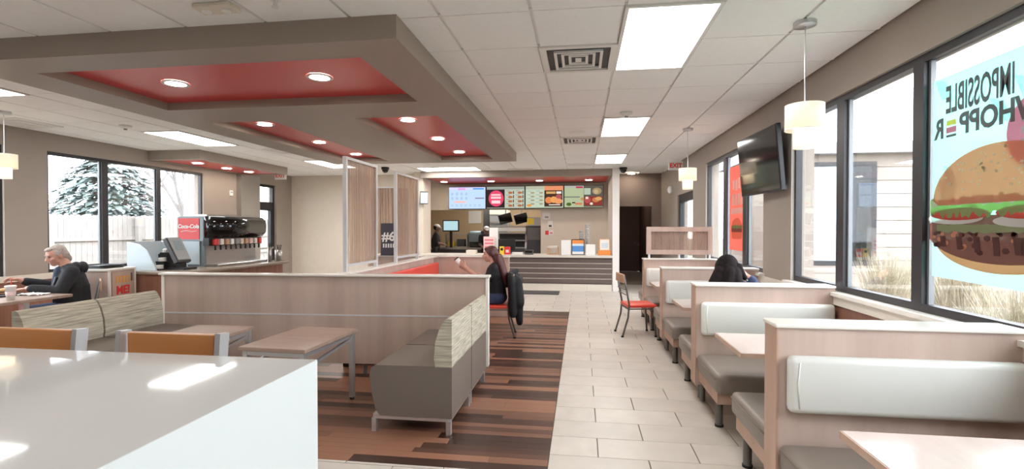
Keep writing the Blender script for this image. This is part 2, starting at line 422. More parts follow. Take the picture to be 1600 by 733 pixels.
w = MB(); w.box(-5.6, .74, 14.2, 14.32, 2.04, 3.04); w.box(-1.14, .74, 14.2, 14.32, 0, 2.04)
struct('wall_menu', w, 'beige_wall')
struct('wall_column', MB().box(.74, .90, 12.1, 14.32, 0, CE), 'white_trim')
w = MB(); w.box(.90, 2.12, 13.8, 13.9, 2.10, 3.04); w.box(.90, .96, 13.8, 13.9, 0, 2.1); w.box(1.88, 2.12, 13.8, 13.9, 0, 2.1)
struct('wall_hall_front', w, 'hall_wall')
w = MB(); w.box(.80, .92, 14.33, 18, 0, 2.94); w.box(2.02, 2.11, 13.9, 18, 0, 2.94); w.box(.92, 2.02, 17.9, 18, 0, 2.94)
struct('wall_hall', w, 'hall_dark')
struct('trim_hall', MB().box(.92, 2.02, 17.87, 17.9, .90, .95), 'hall_wall')
w = MB(); w.box(-5.75, -5.6, 12.95, 17.6, 0, 3); w.box(-5.6, .8, 17.45, 17.6, 0, 3)
struct('wall_kitchen', w, 'tan_wall')
struct('ceiling_kitchen', MB().box(-5.6, .8, 14.33, 17.45, 2.62, 2.7), 'tile_ceiling')
# wainscot, rails, sills
tr = struct('trim_wainscot_right', MB().box(XR - .018, XR, -2.6, 9.9, .10, .88), 'wainscot')
struct('trim_rail_right', MB().box(XR - .035, XR, -2.6, 9.9, .88, .955), 'cream_trim')
struct('trim_sill_right', MB().box(XR - .06, XR + .10, .5, 5.5, .955, .985).box(XR - .06, XR + .10, 6.16, 9.02, .955, .985), 'ivory_cap')
struct('trim_wainscot_left', MB().box(XL, XL + .018, -2.6, 9.9, .10, .76), 'wainscot')
struct('trim_rail_left', MB().box(XL, XL + .04, -2.6, 9.9, .76, .845), 'cream_trim')
struct('baseboard_right', MB().box(XR - .02, XR, -2.6, 9.94, 0, .10), 'dark_brown')
struct('baseboard_left', MB().box(XL, XL + .02, -2.6, 11.28, 0, .10), 'dark_brown')
struct('baseboard_back', MB().box(XL, -4.2, 12.78, 12.8, 0, .10), 'dark_brown')

# ---- windows
def window(n, xw, sgn, y0, y1, z0, z1, cuts):
    # xw: interior wall face, sgn: outward x direction; cuts: [(ya, yb)] mullions
    e = structe('window_%d' % n, (xw, (y0 + y1) / 2, z0))
    xa, xb = sorted((xw + sgn * .03, xw + sgn * .09)); xg = xw + sgn * .065
    B = lambda a, b, c, d, nm='mullion', m='frame_dark': MB().box(xa, xb, a, b, c, d).build(nm, m, e, True)
    B(y0, y1, z1 - .05, z1, 'head_frame'); B(y0, y1, z0, z0 + .05, 'sill_frame')
    ed = [y0] + [v for c in cuts for v in c] + [y1]
    for a, b in cuts:
        xi = sorted((xw + sgn * .02, xw + sgn * .09))
        MB().box(xi[0], xi[1], a, b, z0 + .05, z1 - .05).build('mullion', 'frame_dark', e, True)
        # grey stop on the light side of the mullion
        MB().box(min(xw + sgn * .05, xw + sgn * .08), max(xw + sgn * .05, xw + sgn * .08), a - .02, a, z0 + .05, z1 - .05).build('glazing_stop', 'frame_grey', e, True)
    B(y0, y0 + .045, z0 + .05, z1 - .05, 'jamb_frame'); B(y1 - .045, y1, z0 + .05, z1 - .05, 'jamb_frame')
    for k in range(0, len(ed) - 1, 2):
        MB().box(xg - .004, xg + .004, ed[k] + .002, ed[k + 1] - .002, z0 + .05, z1 - .05).build('glass_pane', 'window_glass', e, True)
    # reveal lining
    xr = sorted((xw + sgn * .002, xw + sgn * .03))
    MB().box(xr[0], xr[1], y1 - .004, y1 + .001, z0, z1).build('reveal', 'reveal', e, True)
    MB().box(xr[0], xr[1], y0 - .001, y0 + .004, z0, z1).build('reveal', 'reveal', e, True)
    return e
window(1, XR, 1, .6, 5.44, .985, 2.62, [(2.30, 2.40), (3.49, 3.59), (4.45, 4.57)])
window(2, XR, 1, 6.22, 8.97, .985, 2.62, [(6.90, 7.04), (7.85, 7.97)])
window(3, XL, -1, 2.6, 5.88, .845, 2.67, [(4.2, 4.3)])
window(4, XL, -1, 6.44, 9.56, .845, 2.67, [(7.32, 7.43), (8.41, 8.50)])
# ---- doors
def gdoor(n, x0, x1, y0, y1, H, rail):
    e = structe('door_%d' % n, ((x0 + x1) / 2, (y0 + y1) / 2, 0))
    B = lambda a, b, c, d, nm, m='frame_dark': MB().box(x0, x1, a, b, c, d).build(nm, m, e, True)
    B(y0, y0 + .07, 0, H, 'jamb_frame'); B(y1 - .07, y1, 0, H, 'jamb_frame'); B(y0 + .07, y1 - .07, H - .06, H, 'head_frame')
    if rail: B(y0 + .07, y1 - .07, rail - .06, rail + .06, 'transom_bar')
    top = rail - .06 if rail else H - .06
    B(y0 + .07, y0 + .16, .02, top, 'stile'); B(y1 - .16, y1 - .07, .02, top, 'stile'); B(y0 + .16, y1 - .16, .02, .22, 'kick_rail'); B(y0 + .16, y1 - .16, top - .10, top, 'top_rail')
    xm = (x0 + x1) / 2
    MB().box(xm - .005, xm + .005, y0 + .16, y1 - .16, .22, top - .10).build('glass_pane', 'window_glass', e, True)
    if rail: MB().box(xm - .005, xm + .005, y0 + .07, y1 - .07, rail + .06, H - .06).build('glass_pane', 'window_glass', e, True)
    s = 1 if x0 < -5 else -1; xi = x1 if s > 0 else x0
    MB().box(min(xi, xi + s * .05), max(xi, xi + s * .05), y0 + .18, y1 - .12, .98, 1.03).build('push_bar', 'alu', e, True)
gdoor(1, XL - .14, XL - .06, 11.28, 12.1, 2.62, 2.12)
gdoor(2, XR + .03, XR + .12, 9.94, 11.5, 2.24, 0)
e = structe('door_3', (1.42, 17.86, 0)); MB().box(1.0, 1.94, 17.84, 17.9, 0, 2.05).build('door_leaf', 'hall_dark', e, True); MB().cyl((1.86, 17.81, 1.0), (1.86, 17.84, 1.0), .025).build('handle', 'grey_metal', e, True)

# ---- main dropped soffit (frame with three red recesses)
SB, SR = 2.78, 2.86
sx0, sx1, sy0, sy1 = -4.86, -1.22, 3.20, 9.41
rec = [(-4.40, -1.62, 3.52, 4.82), (-2.58, -1.61, 5.46, 9.07), (-4.42, -3.62, 5.46, 9.07)]
def slab_holes(x0, x1, y0, y1, z0, z1, holes):
    xs = sorted({x0, x1, *[h[0] for h in holes], *[h[1] for h in holes]}); ys = sorted({y0, y1, *[h[2] for h in holes], *[h[3] for h in holes]})
    mb = MB(); ins = lambda i, j: 0 <= i < len(xs) - 1 and 0 <= j < len(ys) - 1 and not any(h[0] < (xs[i] + xs[i + 1]) / 2 < h[1] and h[2] < (ys[j] + ys[j + 1]) / 2 < h[3] for h in holes)
    for i in range(len(xs) - 1):
        for j in range(len(ys) - 1):
            if not ins(i, j): continue
            a, b, c, d = xs[i], xs[i + 1], ys[j], ys[j + 1]
            mb.add([(a, c, z0), (b, c, z0), (b, d, z0), (a, d, z0)], [(3, 2, 1, 0)]); mb.add([(a, c, z1), (b, c, z1), (b, d, z1), (a, d, z1)], [(0, 1, 2, 3)])
            if not ins(i - 1, j): mb.add([(a, c, z0), (a, d, z0), (a, d, z1), (a, c, z1)], [(3, 2, 1, 0)])
            if not ins(i + 1, j): mb.add([(b, c, z0), (b, d, z0), (b, d, z1), (b, c, z1)], [(0, 1, 2, 3)])
            if not ins(i, j - 1): mb.add([(a, c, z0), (b, c, z0), (b, c, z1), (a, c, z1)], [(0, 1, 2, 3)])
            if not ins(i, j + 1): mb.add([(a, d, z0), (b, d, z0), (b, d, z1), (a, d, z1)], [(3, 2, 1, 0)])
    return mb
sof = structe('trim_soffit', ((sx0 + sx1) / 2, (sy0 + sy1) / 2, SB))
slab_holes(sx0, sx1, sy0, sy1, SB, CE + .005, rec).build('soffit_frame', 'soffit_taupe', sof, True, recalc=False)
for a, b, c, d in rec: MB().box(a, b, c, d, SR, SR + .03).build('recess_panel', 'soffit_red', sof, True)
s2 = structe('trim_soffit_2', (-7.4, 9.55, 2.77))
slab_holes(XL, -6.86, 8.2, 10.95, 2.77, CE + .005, [(-7.82, -6.98, 8.32, 10.83)]).build('soffit_frame', 'soffit_taupe', s2, True, recalc=False)
MB().box(-7.82, -6.98, 8.32, 10.83, 2.785, 2.81).build('recess_panel', 'soffit_red', s2, True)
s3 = structe('trim_soffit_3', (-1.7, 13.2, 2.78))
slab_holes(-4.02, .74, 12.2, 14.2, 2.78, CE + .005, [(-3.95, .68, 12.36, 14.12)]).build('soffit_frame', 'soffit_taupe', s3, True, recalc=False)
MB().box(-3.95, .68, 12.36, 14.12, 2.80, 2.83).build('recess_panel', 'soffit_red', s3, True)
struct('wall_pilaster', MB().box(XL, XL + .12, 10.58, 11.26, 0, 2.77), 'steel')

# ================================================================ EXTERIOR
struct('ground', MB().box(-60, 60, -40, 80, -.3, -.14), 'turf')
struct('pavement', MB().box(2.36, 4.6, -6, 10.9, -.14, -.06), 'concrete')
# wing of the building beyond the right-hand windows
wg = thing('neighbouring_wing', 'pale tan boarded building wing outside the right windows', 'building', (7.5, 11.6, -.14))
MB().box(3.9, 13, 11.05, 14, -.14, 3.0).build('wall', 'siding', wg, True)
for k in range(11):
    z = .05 + k * .27
    for a, b in ((3.9, 4.62), (5.9, 13)) if .6 < z < 2.7 else ((3.9, 13),):
        MB().bbox(a, b, 11.0, 11.05, z, z + .262, .004, 1).build('siding_board', 'siding', wg, True)
MB().box(3.6, 13.3, 10.7, 14, 3.0, 3.22).build('roof_slab', 'roof', wg, True)
wn = MB().box(4.62, 5.9, 10.98, 11.05, .75, 2.86).build('window', 'frame_dark', wg, True)
MB().box(4.72, 5.25, 10.965, 10.98, .85, 2.76).build('pane', 'light_blue', wn, True); MB().box(5.30, 5.80, 10.965, 10.98, .85, 2.76).build('pane', 'dark_glass', wn, True)
# fence beyond the left windows
fe = thing('board_fence', 'weathered board fence beyond the left windows', 'fence', (-12.6, 11, -.14))
pk = MB(); yy = 4.0
while yy < 24: h = 1.86 + random.uniform(-.02, .02); pk.prism([(yy, -.1), (yy + .135, -.1), (yy + .135, h - .05), (yy + .10, h), (yy + .035, h), (yy, h - .05)], -12.64, -12.62, 'x'); yy += .145
tag(pk.build('picket', 'fence', fe, True), kind='stuff')
for z in (.55, 1.18): MB().box(-12.62, -12.57, 4, 24, z, z + .10).build('rail', 'fence', fe, True)
for yy in (5.4, 7.8, 10.2, 12.6, 15.0, 17.4, 19.8): MB().box(-12.57, -12.46, yy, yy + .11, -.14, 1.84).build('post', 'fence', fe, True)
def evergreen(x, y, H, rad, lab):
    t = thing('evergreen_tree', lab, 'tree', (x, y, -.14), 0, 'evergreens beyond the fence')
    MB().cyl((0, 0, 0), (0, 0, H * .9), .16, .03, 8).build('trunk', 'bark', t)
    c = MB()
    for k in range(6500):
        u = random.random() ** 1.25; z = .5 + u * (H - .5); r = rad * 1.15 * (1 - u) ** .55 * math.sqrt(random.random()) + .05; a = random.uniform(0, 2 * PI)
        p = Vector((r * math.cos(a), r * math.sin(a), z + random.uniform(-.1, .1))); d = Vector((math.cos(a), math.sin(a), -.35 + random.uniform(-.3, .3))).normalized(); s = d.cross(Vector((0, 0, 1))).normalized()
        L = random.uniform(.2, .42); q = L * .3; c.add([p - s * q, p + d * L * .5 - s * q * .8, p + d * L, p + s * q], [(0, 1, 2, 3)])
    tag(c.build('foliage', 'evergreen', t, recalc=False), kind='stuff')
evergreen(-17.0, 11.2, 3.3, 2.1, 'bushy evergreen tree above the fence, seen in left pane'); evergreen(-18, 16.9, 4.4, 2.5, 'bushy evergreen tree above the fence, seen in middle pane'); evergreen(-19, 24.6, 3.8, 2.2, 'small evergreen tree above the fence, near the right pane')
def bare(x, y, H, lab):
    t = thing('bare_tree', lab, 'tree', (x, y, -.14), 0, 'leafless trees beyond the fence'); tr_ = MB(); br = MB()
    def grow(p, d, L, r, lv, mb):
        q = p + d * L; mb.cyl(p, q, r, r * .65, 6)
        if lv == 0: return
        for k in range(3 if lv > 1 else 2):
            nd = (d + Vector((random.uniform(-.7, .7), random.uniform(-.7, .7), random.uniform(-.1, .5)))).normalized(); grow(p + d * L * random.uniform(.6, 1), nd, L * random.uniform(.55, .8), r * .6, lv - 1, br)
    grow(Vector((0, 0, 0)), Vector((0, 0, 1)), H * .35, .17, 5, tr_)
    tr_.build('trunk', 'bark', t); br.build('branches', 'bark', t)
bare(-21, 14.5, 8, 'tall leafless tree behind the fence, seen in left pane'); bare(-22, 25, 8.5, 'tall leafless tree behind the fence, seen in right pane')
# ornamental grass clumps outside the right windows
def grass(x, y, H, n, lab):
    t = thing('grass_clump', lab, 'grass', (x, y, -.14), 0, 'dry grass clumps by the right windows'); g = MB()
    for k in range(n):
        a = random.uniform(0, 2 * PI); sp = random.uniform(.05, .44); h = H * random.uniform(.55, 1.05); bx, by = random.gauss(0, .07), random.gauss(0, .07); wv = random.uniform(.006, .013)
        s = Vector((-math.sin(a), math.cos(a), 0)) * wv; pr = []
        for i in range(5):
            u = i / 4; pr.append(Vector((bx + math.cos(a) * sp * u ** 2, by + math.sin(a) * sp * u ** 2, h * (u - .25 * u ** 3 * sp))))
        vs = []; fs = []
        for i, p in enumerate(pr): k_ = 1 - i / 4.2; vs += [p - s * k_, p + s * k_]
        for i in range(4): fs.append((2 * i, 2 * i + 1, 2 * i + 3, 2 * i + 2))
        g.add(vs, fs)
    tag(g.build('blades', 'dry_grass', t, recalc=False), kind='stuff')
for x, y, H, lb in [(3.5, 6.3, 1.45, 'tall dry grass clump left of the wide pane'), (3.6, 5.25, 1.6, 'tallest dry grass clump in the middle of the wide pane'), (3.3, 4.2, 1.35, 'dry grass clump by the mullion beside the burger poster'),
        (3.05, 3.2, 1.25, 'dry grass clump under the left half of the burger poster'), (3.2, 2.2, 1.3, 'dry grass clump under the right edge of the burger poster'), (4.6, 7.6, 1.3, 'dry grass clump far back by the boarded wing')]:
    grass(x, y, H, 1100, lb)
# ================================================================ CEILING FIXTURES
lnames = ['square-edged ceiling light panel nearest the camera, right of the big vent', 'ceiling light panel in the right row, second from the camera', 'smallest ceiling light panel in the right row, nearest the counter',
          'ceiling light panel cut off by the left edge of the picture', 'long ceiling light panel above the left windows', 'ceiling light panel beside the exit sign, left of the glass screens', 'wide ceiling light panel in front of the menu screens']
for (a, b, c, d), lb in zip(lights, lnames):
    t = thing('ceiling_light', lb, 'light', ((a + b) / 2, (c + d) / 2, CE - .005), 0, 'recessed ceiling light panels')
    slab_holes(a, b, c, d, CE - .014, CE + .035, [(a + .025, b - .025, c + .025, d - .025)]).build('frame', 'grid_white', t, True, recalc=False)
    MB().box(a + .025, b - .025, c + .025, d - .025, CE - .010, CE + .009).build('diffuser', 'panel_light', t, True)
for a, c in ((-3.4, .1), (.28, -.2)):      # panels behind the camera
    t = thing('ceiling_light', 'ceiling light panel behind the white counter' if a < 0 else 'ceiling light panel above the near booths', 'light', (a + .3, c + .65, CE - .005), 0, 'recessed ceiling light panels')
    slab_holes(a, a + .61, c, c + 1.31, CE - .014, CE + .035, [(a + .025, a + .585, c + .025, c + 1.285)]).build('frame', 'grid_white', t, True, recalc=False)
    MB().box(a + .025, a + .585, c + .025, c + 1.285, CE - .010, CE + .009).build('diffuser', 'panel_light', t, True)
def vent(a, b, c, d, lb):
    t = thing('air_vent', lb, 'vent', ((a + b) / 2, (c + d) / 2, CE - .01), 0, 'square ceiling vents')
    slab_holes(a, b, c, d, CE - .012, CE + .010, [(a + .05, b - .05, c + .05, d - .05)]).build('frame', 'grid_white', t, True, recalc=False)
    MB().box(a + .05, b - .05, c + .05, d - .05, CE + .004, CE + .011).build('dark_throat', 'black', t, True)
    for k in range(1, 4):
        q = .05 + k * .058
        slab_holes(a + q, b - q, c + q, d - q, CE - .022 + k * .004, CE - .004 + k * .003, [(a + q + .022, b - q - .022, c + q + .022, d - q - .022)]).build('louvre', 'grid_white', t, True, recalc=False)
    MB().box(a + .28, b - .28, c + .28, d - .28, CE - .012, CE - .006).build('centre_plate', 'grid_white', t, True)
vent(*vents[0], 'square ceiling vent with stepped louvres beside the nearest light panel'); vent(*vents[1], 'square ceiling vent far back left of the second light panel')
vent(-1.75, -1.15, 11.9, 12.15, 'slim ceiling vent before the menu screens'); vent(-.30, .25, 11.2, 11.5, 'slim ceiling vent left of the farthest right light'); vent(-5.7, -5.1, 8.3, 8.9, 'ceiling vent beside the long soffit on the left'); vent(-7.75, -7.2, 5.5, 6.1, 'ceiling vent near the left pendant lamp')
DL = [(-3.72, 4.17, SR, 'left downlight in the wide front red recess', 0), (-2.30, 4.17, SR, 'right downlight in the wide front red recess', 0),
      (-4.05, 5.97, SR, 'nearest downlight in the left narrow red recess', 0), (-4.05, 7.33, SR, 'middle downlight in the left narrow red recess', 0), (-4.05, 8.6, SR, 'farthest downlight in the left narrow red recess', 0),
      (-2.13, 5.97, SR, 'nearest downlight in the right narrow red recess', 0), (-2.13, 7.28, SR, 'middle downlight in the right narrow red recess', 0), (-2.13, 8.6, SR, 'farthest downlight in the right narrow red recess', 0),
      (-7.42, 8.83, 2.785, 'downlight above the drink machine, nearest of three', 1), (-7.45, 9.68, 2.785, 'downlight above the drink machine, middle of three', 1), (-7.42, 10.35, 2.785, 'downlight above the drink machine, farthest of three', 1),
      (-3.78, 13.5, 2.80, 'leftmost downlight over the menu screens', 2), (-2.45, 13.5, 2.80, 'second downlight from left over the menu screens', 2), (-1.12, 13.5, 2.80, 'third downlight from left over the menu screens', 2), (.20, 13.5, 2.80, 'rightmost downlight over the menu screens', 2),
      (1.30, 13.4, CE, 'single downlight before the dark hallway', 3), (1.45, 16.0, CE + .012, 'added unseen downlight brightening the dark hallway', 3)]  # the inner hallway downlight is added, out of sight, to brighten the hall
for x, y, z, lb, g in DL:
    t = thing('downlight', lb, 'light', (x, y, z - .01), 0, 'round recessed downlights')
    sm(MB()).lathe([(.085, 0), (.11, -.004), (.112, .001), (.112, .009)], (0, 0, 0), 24).build('trim_ring', 'white', t)
    MB().cyl((0, 0, .001), (0, 0, .008), .086, n=24).build('lens', 'down_light', t)
# dome cameras, detectors
for x, y, lb in ((-4.55, 11.2, 'black dome camera on ceiling behind the glass screens'), (.98, 12.0, 'black dome camera on ceiling beside the white column')):
    t = thing('dome_camera', lb, 'camera', (x, y, CE - .005)); sm(MB()).lathe([(.0, 0), (.09, 0), (.09, -.05), (.075, -.055)]).build('mount', 'black', t); sm(MB()).ball((0, 0, -.055), (.075, .075, .075)).build('dome', 'black_gloss', t)
for x, y, lb in ((-6.27, 6.15, 'white smoke detector by the long left ceiling light'), (.55, 6.3, 'small white sprinkler head before the second ceiling light')):
    t = thing('smoke_detector', lb, 'detector', (x, y, CE - .004)); sm(MB()).lathe([(0, 0), (.075, 0), (.075, -.02), (.05, -.04), (0, -.042)]).build('body', 'white', t); MB().cyl((0, 0, -.042), (0, 0, -.058), .022).build('sensor', 'grey_plastic', t)
t = thing('ceiling_speaker', 'round white ceiling speaker behind the near vent row', 'speaker', (-.06, 7.5, CE - .004)); sm(MB()).lathe([(0, -.006), (.12, -.006), (.13, 0)]).build('grille', 'white', t)
t = thing('ceiling_fixture', 'small beige ceiling fixture at the top picture edge above the soffit', 'fixture', (-2.31, 2.92, CE - .002)); MB().bbox(-.13, .13, -.06, .06, -.03, 0, .006, 1).build('case', 'cream_trim', t); MB().cyl((-.07, 0, -.04), (-.07, 0, -.03), .03).cyl((.07, 0, -.04), (.07, 0, -.03), .03).build('lamp_heads', 'white', t)
t = thing('sprinkler', 'small white sprinkler head on the ceiling, left of the near soffit corner', 'sprinkler', (-1.88, 2.88, CE - .002)); sm(MB()).lathe([(0, -.01), (.035, -.008), (.04, 0)]).build('plate', 'white', t); MB().cyl((0, 0, -.05), (0, 0, -.008), .012).build('stem', 'alu_light', t); MB().cyl((0, 0, -.054), (0, 0, -.05), .022).build('deflector', 'alu_light', t)
# exit signs
def exit_sign(loc, rz, lb):
    t = thing('exit_sign', lb, 'sign', loc, rz); MB().bbox(-.15, .15, -.02, .02, -.09, .09, .006, 1).build('housing', 'white', t)
    for s in (-1, 1): text('lettering', 'EXIT', .125, frame((0, s * .0215, 0), (-s, 0, 0), (0, 0, 1)), 'exit_red', t, world=False, bold=.004)
    MB().cyl((0, 0, .09), (0, 0, .12), .03).build('mount', 'white', t)
exit_sign((-7.45, 11.6, 2.82), 0, 'white exit sign with red letters above the left glass door'); exit_sign((1.93, 10.7, 2.80), .15, 'white exit sign by the right glass door')
t = thing('emergency_light', 'small white emergency light on the right wall', 'light', (XR - .04, 12.2, 2.42)); sm(MB()).ball((0, 0, 0), (.06, .09, .09)).build('head', 'white', t); MB().box(.0, .04, -.06, .06, -.05, .05).build('plate', 'white', t)
t = thing('thermostat', 'small white thermostat on the wall right of the left window', 'thermostat', (XL, 10.38, 2.31)); MB().bbox(0, .03, -.05, .05, -.06, .06, .006, 1).build('case', 'white', t); MB().box(.03, .032, -.03, .03, .0, .035).build('display', 'grey_plastic', t)
# pendants
def pendant(x, y, lb, z0=2.07):
    t = thing('pendant_lamp', lb, 'lamp', (x, y, CE), 0, 'two-tier drum pendant lamps')
    sm(MB()).lathe([(0, -.03), (.068, -.03), (.072, -.022), (.072, 0)], n=24).build('canopy', 'alu', t)
    MB().cyl((0, 0, -.03), (0, 0, 2.35 - CE), .0035, n=6).build('cord', 'alu', t)
    d = z0 - CE
    sh = sm(MB()).lathe([(.118, d + .125), (.122, d + .125), (.122, d + .30), (.118, d + .30)], n=32).build('outer_shade', 'shade', t)
    sm(MB()).lathe([(.066, d), (.070, d), (.070, d + .22), (.066, d + .22)], n=28).build('inner_shade', 'shade', t)
    sm(MB()).lathe([(.1225, d + .125), (.1235, d + .125), (.1235, d + .131), (.1225, d + .131)], n=32).build('rim', 'alu_light', sh)
    MB().bar((-.12, 0, d + .285), (.12, 0, d + .285), .006).bar((0, -.12, d + .285), (0, .12, d + .285), .006).build('spider', 'alu', t)
    sm(MB()).ball((0, 0, d + .13), (.022, .022, .04), 8).build('bulb', 'pendant_bulb', t)
pendant(1.53, 3.71, 'two-tier drum pendant lamp nearest, over the right booths'); pendant(1.51, 7.44, 'two-tier drum pendant lamp far back over the right booths'); pendant(-6.98, 5.2, 'two-tier drum pendant lamp at the left edge, over the table with the man', 2.12)

# ================================================================ RIGHT BOOTHS
def booth(name, label):
    # origin: left end, centre of divider thickness, floor; x 0..1.10 ; near side is -y
    t = thing(name, label, 'booth', (0, 0, 0), 0, 'double booth benches along the right windows')
    T = .075
    MB().box(.0, 1.11, -T, T, .16, 1.015).build('divider_panel', 'laminate', t)
    MB().bbox(-.012, .0, -T - .006, T + .006, .16, 1.015, .002, 1).build('end_trim', 'laminate_edge', t)
    MB().bbox(-.018, 1.11, -T - .018, T + .018, 1.015, 1.036, .006, 2).build('top_cap', 'ivory_cap', t)
    for s in (-1, 1):
        a, b = sorted((s * T, s * (T + .07)))
        p = sm(MB()).bbox(.03, 1.09, a, b, .60, .885, .032, 3).build('back_pad', 'vinyl_white', t)
        sm(MB()).tube([(.075, s * (T + .0705), .63), (.066, s * (T + .072), .75), (.075, s * (T + .0705), .855)], .004).build('piping', 'vinyl_white', p)
        a, b = sorted((s * (T + .005), s * (T + .66)))
        c = sm(MB()).bbox(.0, 1.10, a, b, .285, .435, .035, 3).build('seat_cushion', 'vinyl_taupe', t)
        sm(MB()).tube([(-.003, a + .03, .40), (-.003, b - .03, .40)], .005).build('piping', 'vinyl_brown', c)
        a2, b2 = sorted((s * T, s * (T + .60))); MB().box(.02, 1.10, a2, b2, .20, .285).build('seat_base', 'laminate_edge', t)
        for x in (.06, 1.02):
            l = MB().cyl((x, s * (T + .50), .015), (x, s * (T + .50), .20), .027).build('leg', 'grey_metal', t); MB().cyl((x, s * (T + .50), 0), (x, s * (T + .50), .016), .032).build('rubber_foot', 'rubber', l)
        l = MB().cyl((.06, s * .045, .015), (.06, s * .045, .16), .022).build('leg', 'grey_metal', t)
    return t
bl = ['booth bench nearest the camera, in front of the burger poster', 'booth bench second from the camera, with the seated dark-haired person behind it', 'booth bench third from the camera, beside the red-seated chair', 'farthest booth bench, carrying the framed glass screen']
proto = booth('booth_bench', bl[0]); booths = []
for k in range(4):
    o = proto if k == 0 else dup(proto, (0, 0, 0), 0, bl[k]); o.location = (.99, 2.755 + 1.805 * k, 0); WM[o.name] = Matrix.Translation(o.location); booths.append(o)
fb = booths[3]
MB().box(1.03, 2.03, 8.13, 8.18, 1.46, 1.535).box(1.03, 2.03, 8.13, 8.18, 1.10, 1.17).box(1.03, 1.10, 8.13, 8.18, 1.17, 1.46).box(1.96, 2.03, 8.13, 8.18, 1.17, 1.46).build('screen_frame', 'laminate', fb, True)
MB().box(1.10, 1.96, 8.15, 8.16, 1.17, 1.46).build('screen_glass', 'streak_glass', fb, True)
for x in (1.07, 1.53, 1.99): MB().cyl((x, 8.155, 1.036), (x, 8.155, 1.10), .016).build('screen_post', 'alu_light', fb, True)
def btable(label):
    t = thing('booth_table', label, 'table', (0, 0, 0), 0, 'booth tables along the right windows')
    tp = MB().bbox(0, 1.08, -.31, .31, .70, .732, .004, 1).build('table_top', 'laminate_top', t); MB().box(-.004, .0, -.309, .309, .701, .731).box(0, 1.07, -.3135, -.31, .701, .731).build('edge_band', 'laminate_edge', tp)
    MB().cyl((.55, 0, .03), (.55, 0, .70), .035).build('column', 'grey_metal', t); MB().box(.25, .85, -.03, .03, 0, .03).box(.52, .58, -.25, .25, 0, .03).build('base', 'grey_metal', t); return t
tl = ['pale wood booth table in the lower right corner', 'pale wood booth table between the two nearest booth benches', 'pale wood booth table before the dark-haired person', 'pale wood booth table at the chair with red seat', ]
proto = btable(tl[0])
for k in range(4):
    o = proto if k == 0 else dup(proto, (0, 0, 0), 0, tl[k]); o.location = (1.0, 1.80 + 1.805 * k - (.02 if k == 0 else 0), 0)

# cafe chair: local, faces +y, origin floor centre
def cafe_chair(name, label, seat_m, back_m, seat_h=.45, H=.86, group='metal cafe chairs'):
    t = thing(name, label, 'chair', (0, 0, 0), 0, group); w, d = .20, .20
    sm(MB()).bbox(-.21, .21, -.20, .22, seat_h - .045, seat_h, .02, 3).build('seat', seat_m, t)
    for s in (-1, 1):
        l = sm(MB()).tube([(s * w * 1.02, -.27, 0), (s * w, -.19, seat_h * .6), (s * w, -.175, seat_h), (s * w, -.21, seat_h + .2), (s * w, -.25, H)], .0135).build('rear_leg', 'grey_metal', t)
        MB().cyl((s * w * 1.02, -.27, 0), (s * w * 1.02, -.268, .02), .018).build('foot', 'rubber', l)
        l = sm(MB()).tube([(s * w * 1.02, .20, 0), (s * w * .97, .17, seat_h - .04)], .0135).build('front_leg', 'grey_metal', t); MB().cyl((s * w * 1.02, .2, 0), (s * w * 1.02, .199, .02), .018).build('foot', 'rubber', l)
        MB().bar((s * w, -.185, seat_h - .06), (s * w * .97, .165, seat_h - .06), .016).build('side_rail', 'grey_metal', t)
    MB().bar((-w, -.185, seat_h - .06), (w, -.185, seat_h - .06), .016).build('back_rail', 'grey_metal', t)
    MB().bar((-w, .17, seat_h - .06), (w, .17, seat_h - .06), .016).build('front_rail', 'grey_metal', t)
    for z in (H - .27, H - .20): MB().bar((-w, -.222 - (z - H + .27) * .1, z), (w, -.222 - (z - H + .27) * .1, z), .012).build('back_bar', 'grey_metal', t)
    sm(MB()).bbox(-w - .012, w + .012, -.262, -.240, H - .11, H + .012, .008, 2).build('back_slat', back_m, t)
    return t
c = cafe_chair('cafe_chair', 'metal chair with red vinyl seat and wooden back beside the right booths', 'vinyl_red', 'tan_wood'); c.location = (.80, 7.30, 0); c.rotation_euler = (0, 0, R(-80))

# ================================================================ CENTRE LOUNGE
pt = thing('partition_wall', 'low wood laminate partition behind the lounge tables', 'partition', (-.93, 5.0, 0), R(3.0))
# local x runs to the left: use -x
MB().box(-3.50, -.03, -.035, .035, .62, 1.015).build('upper_panel', 'laminate', pt); MB().box(-3.50, -.03, -.035, .035, .11, .605).build('lower_panel', 'laminate', pt)
MB().box(-3.50, -.03, -.038, .038, .605, .62).build('metal_strip', 'alu_light', pt)
MB().bbox(-.03, .0, -.045, .045, .11, 1.015, .003, 1).build('end_trim', 'ivory_cap', pt); MB().bbox(-3.53, -3.50, -.045, .045, .11, 1.015, .003, 1).build('end_trim', 'ivory_cap', pt)
MB().bbox(-3.55, .015, -.065, .065, 1.015, 1.037, .006, 2).build('top_cap', 'ivory_cap', pt)
for x in (-.2, -1.3, -2.4, -3.4): MB().cyl((x, 0, 0), (x, 0, .11), .022).build('leg', 'grey_metal', pt)
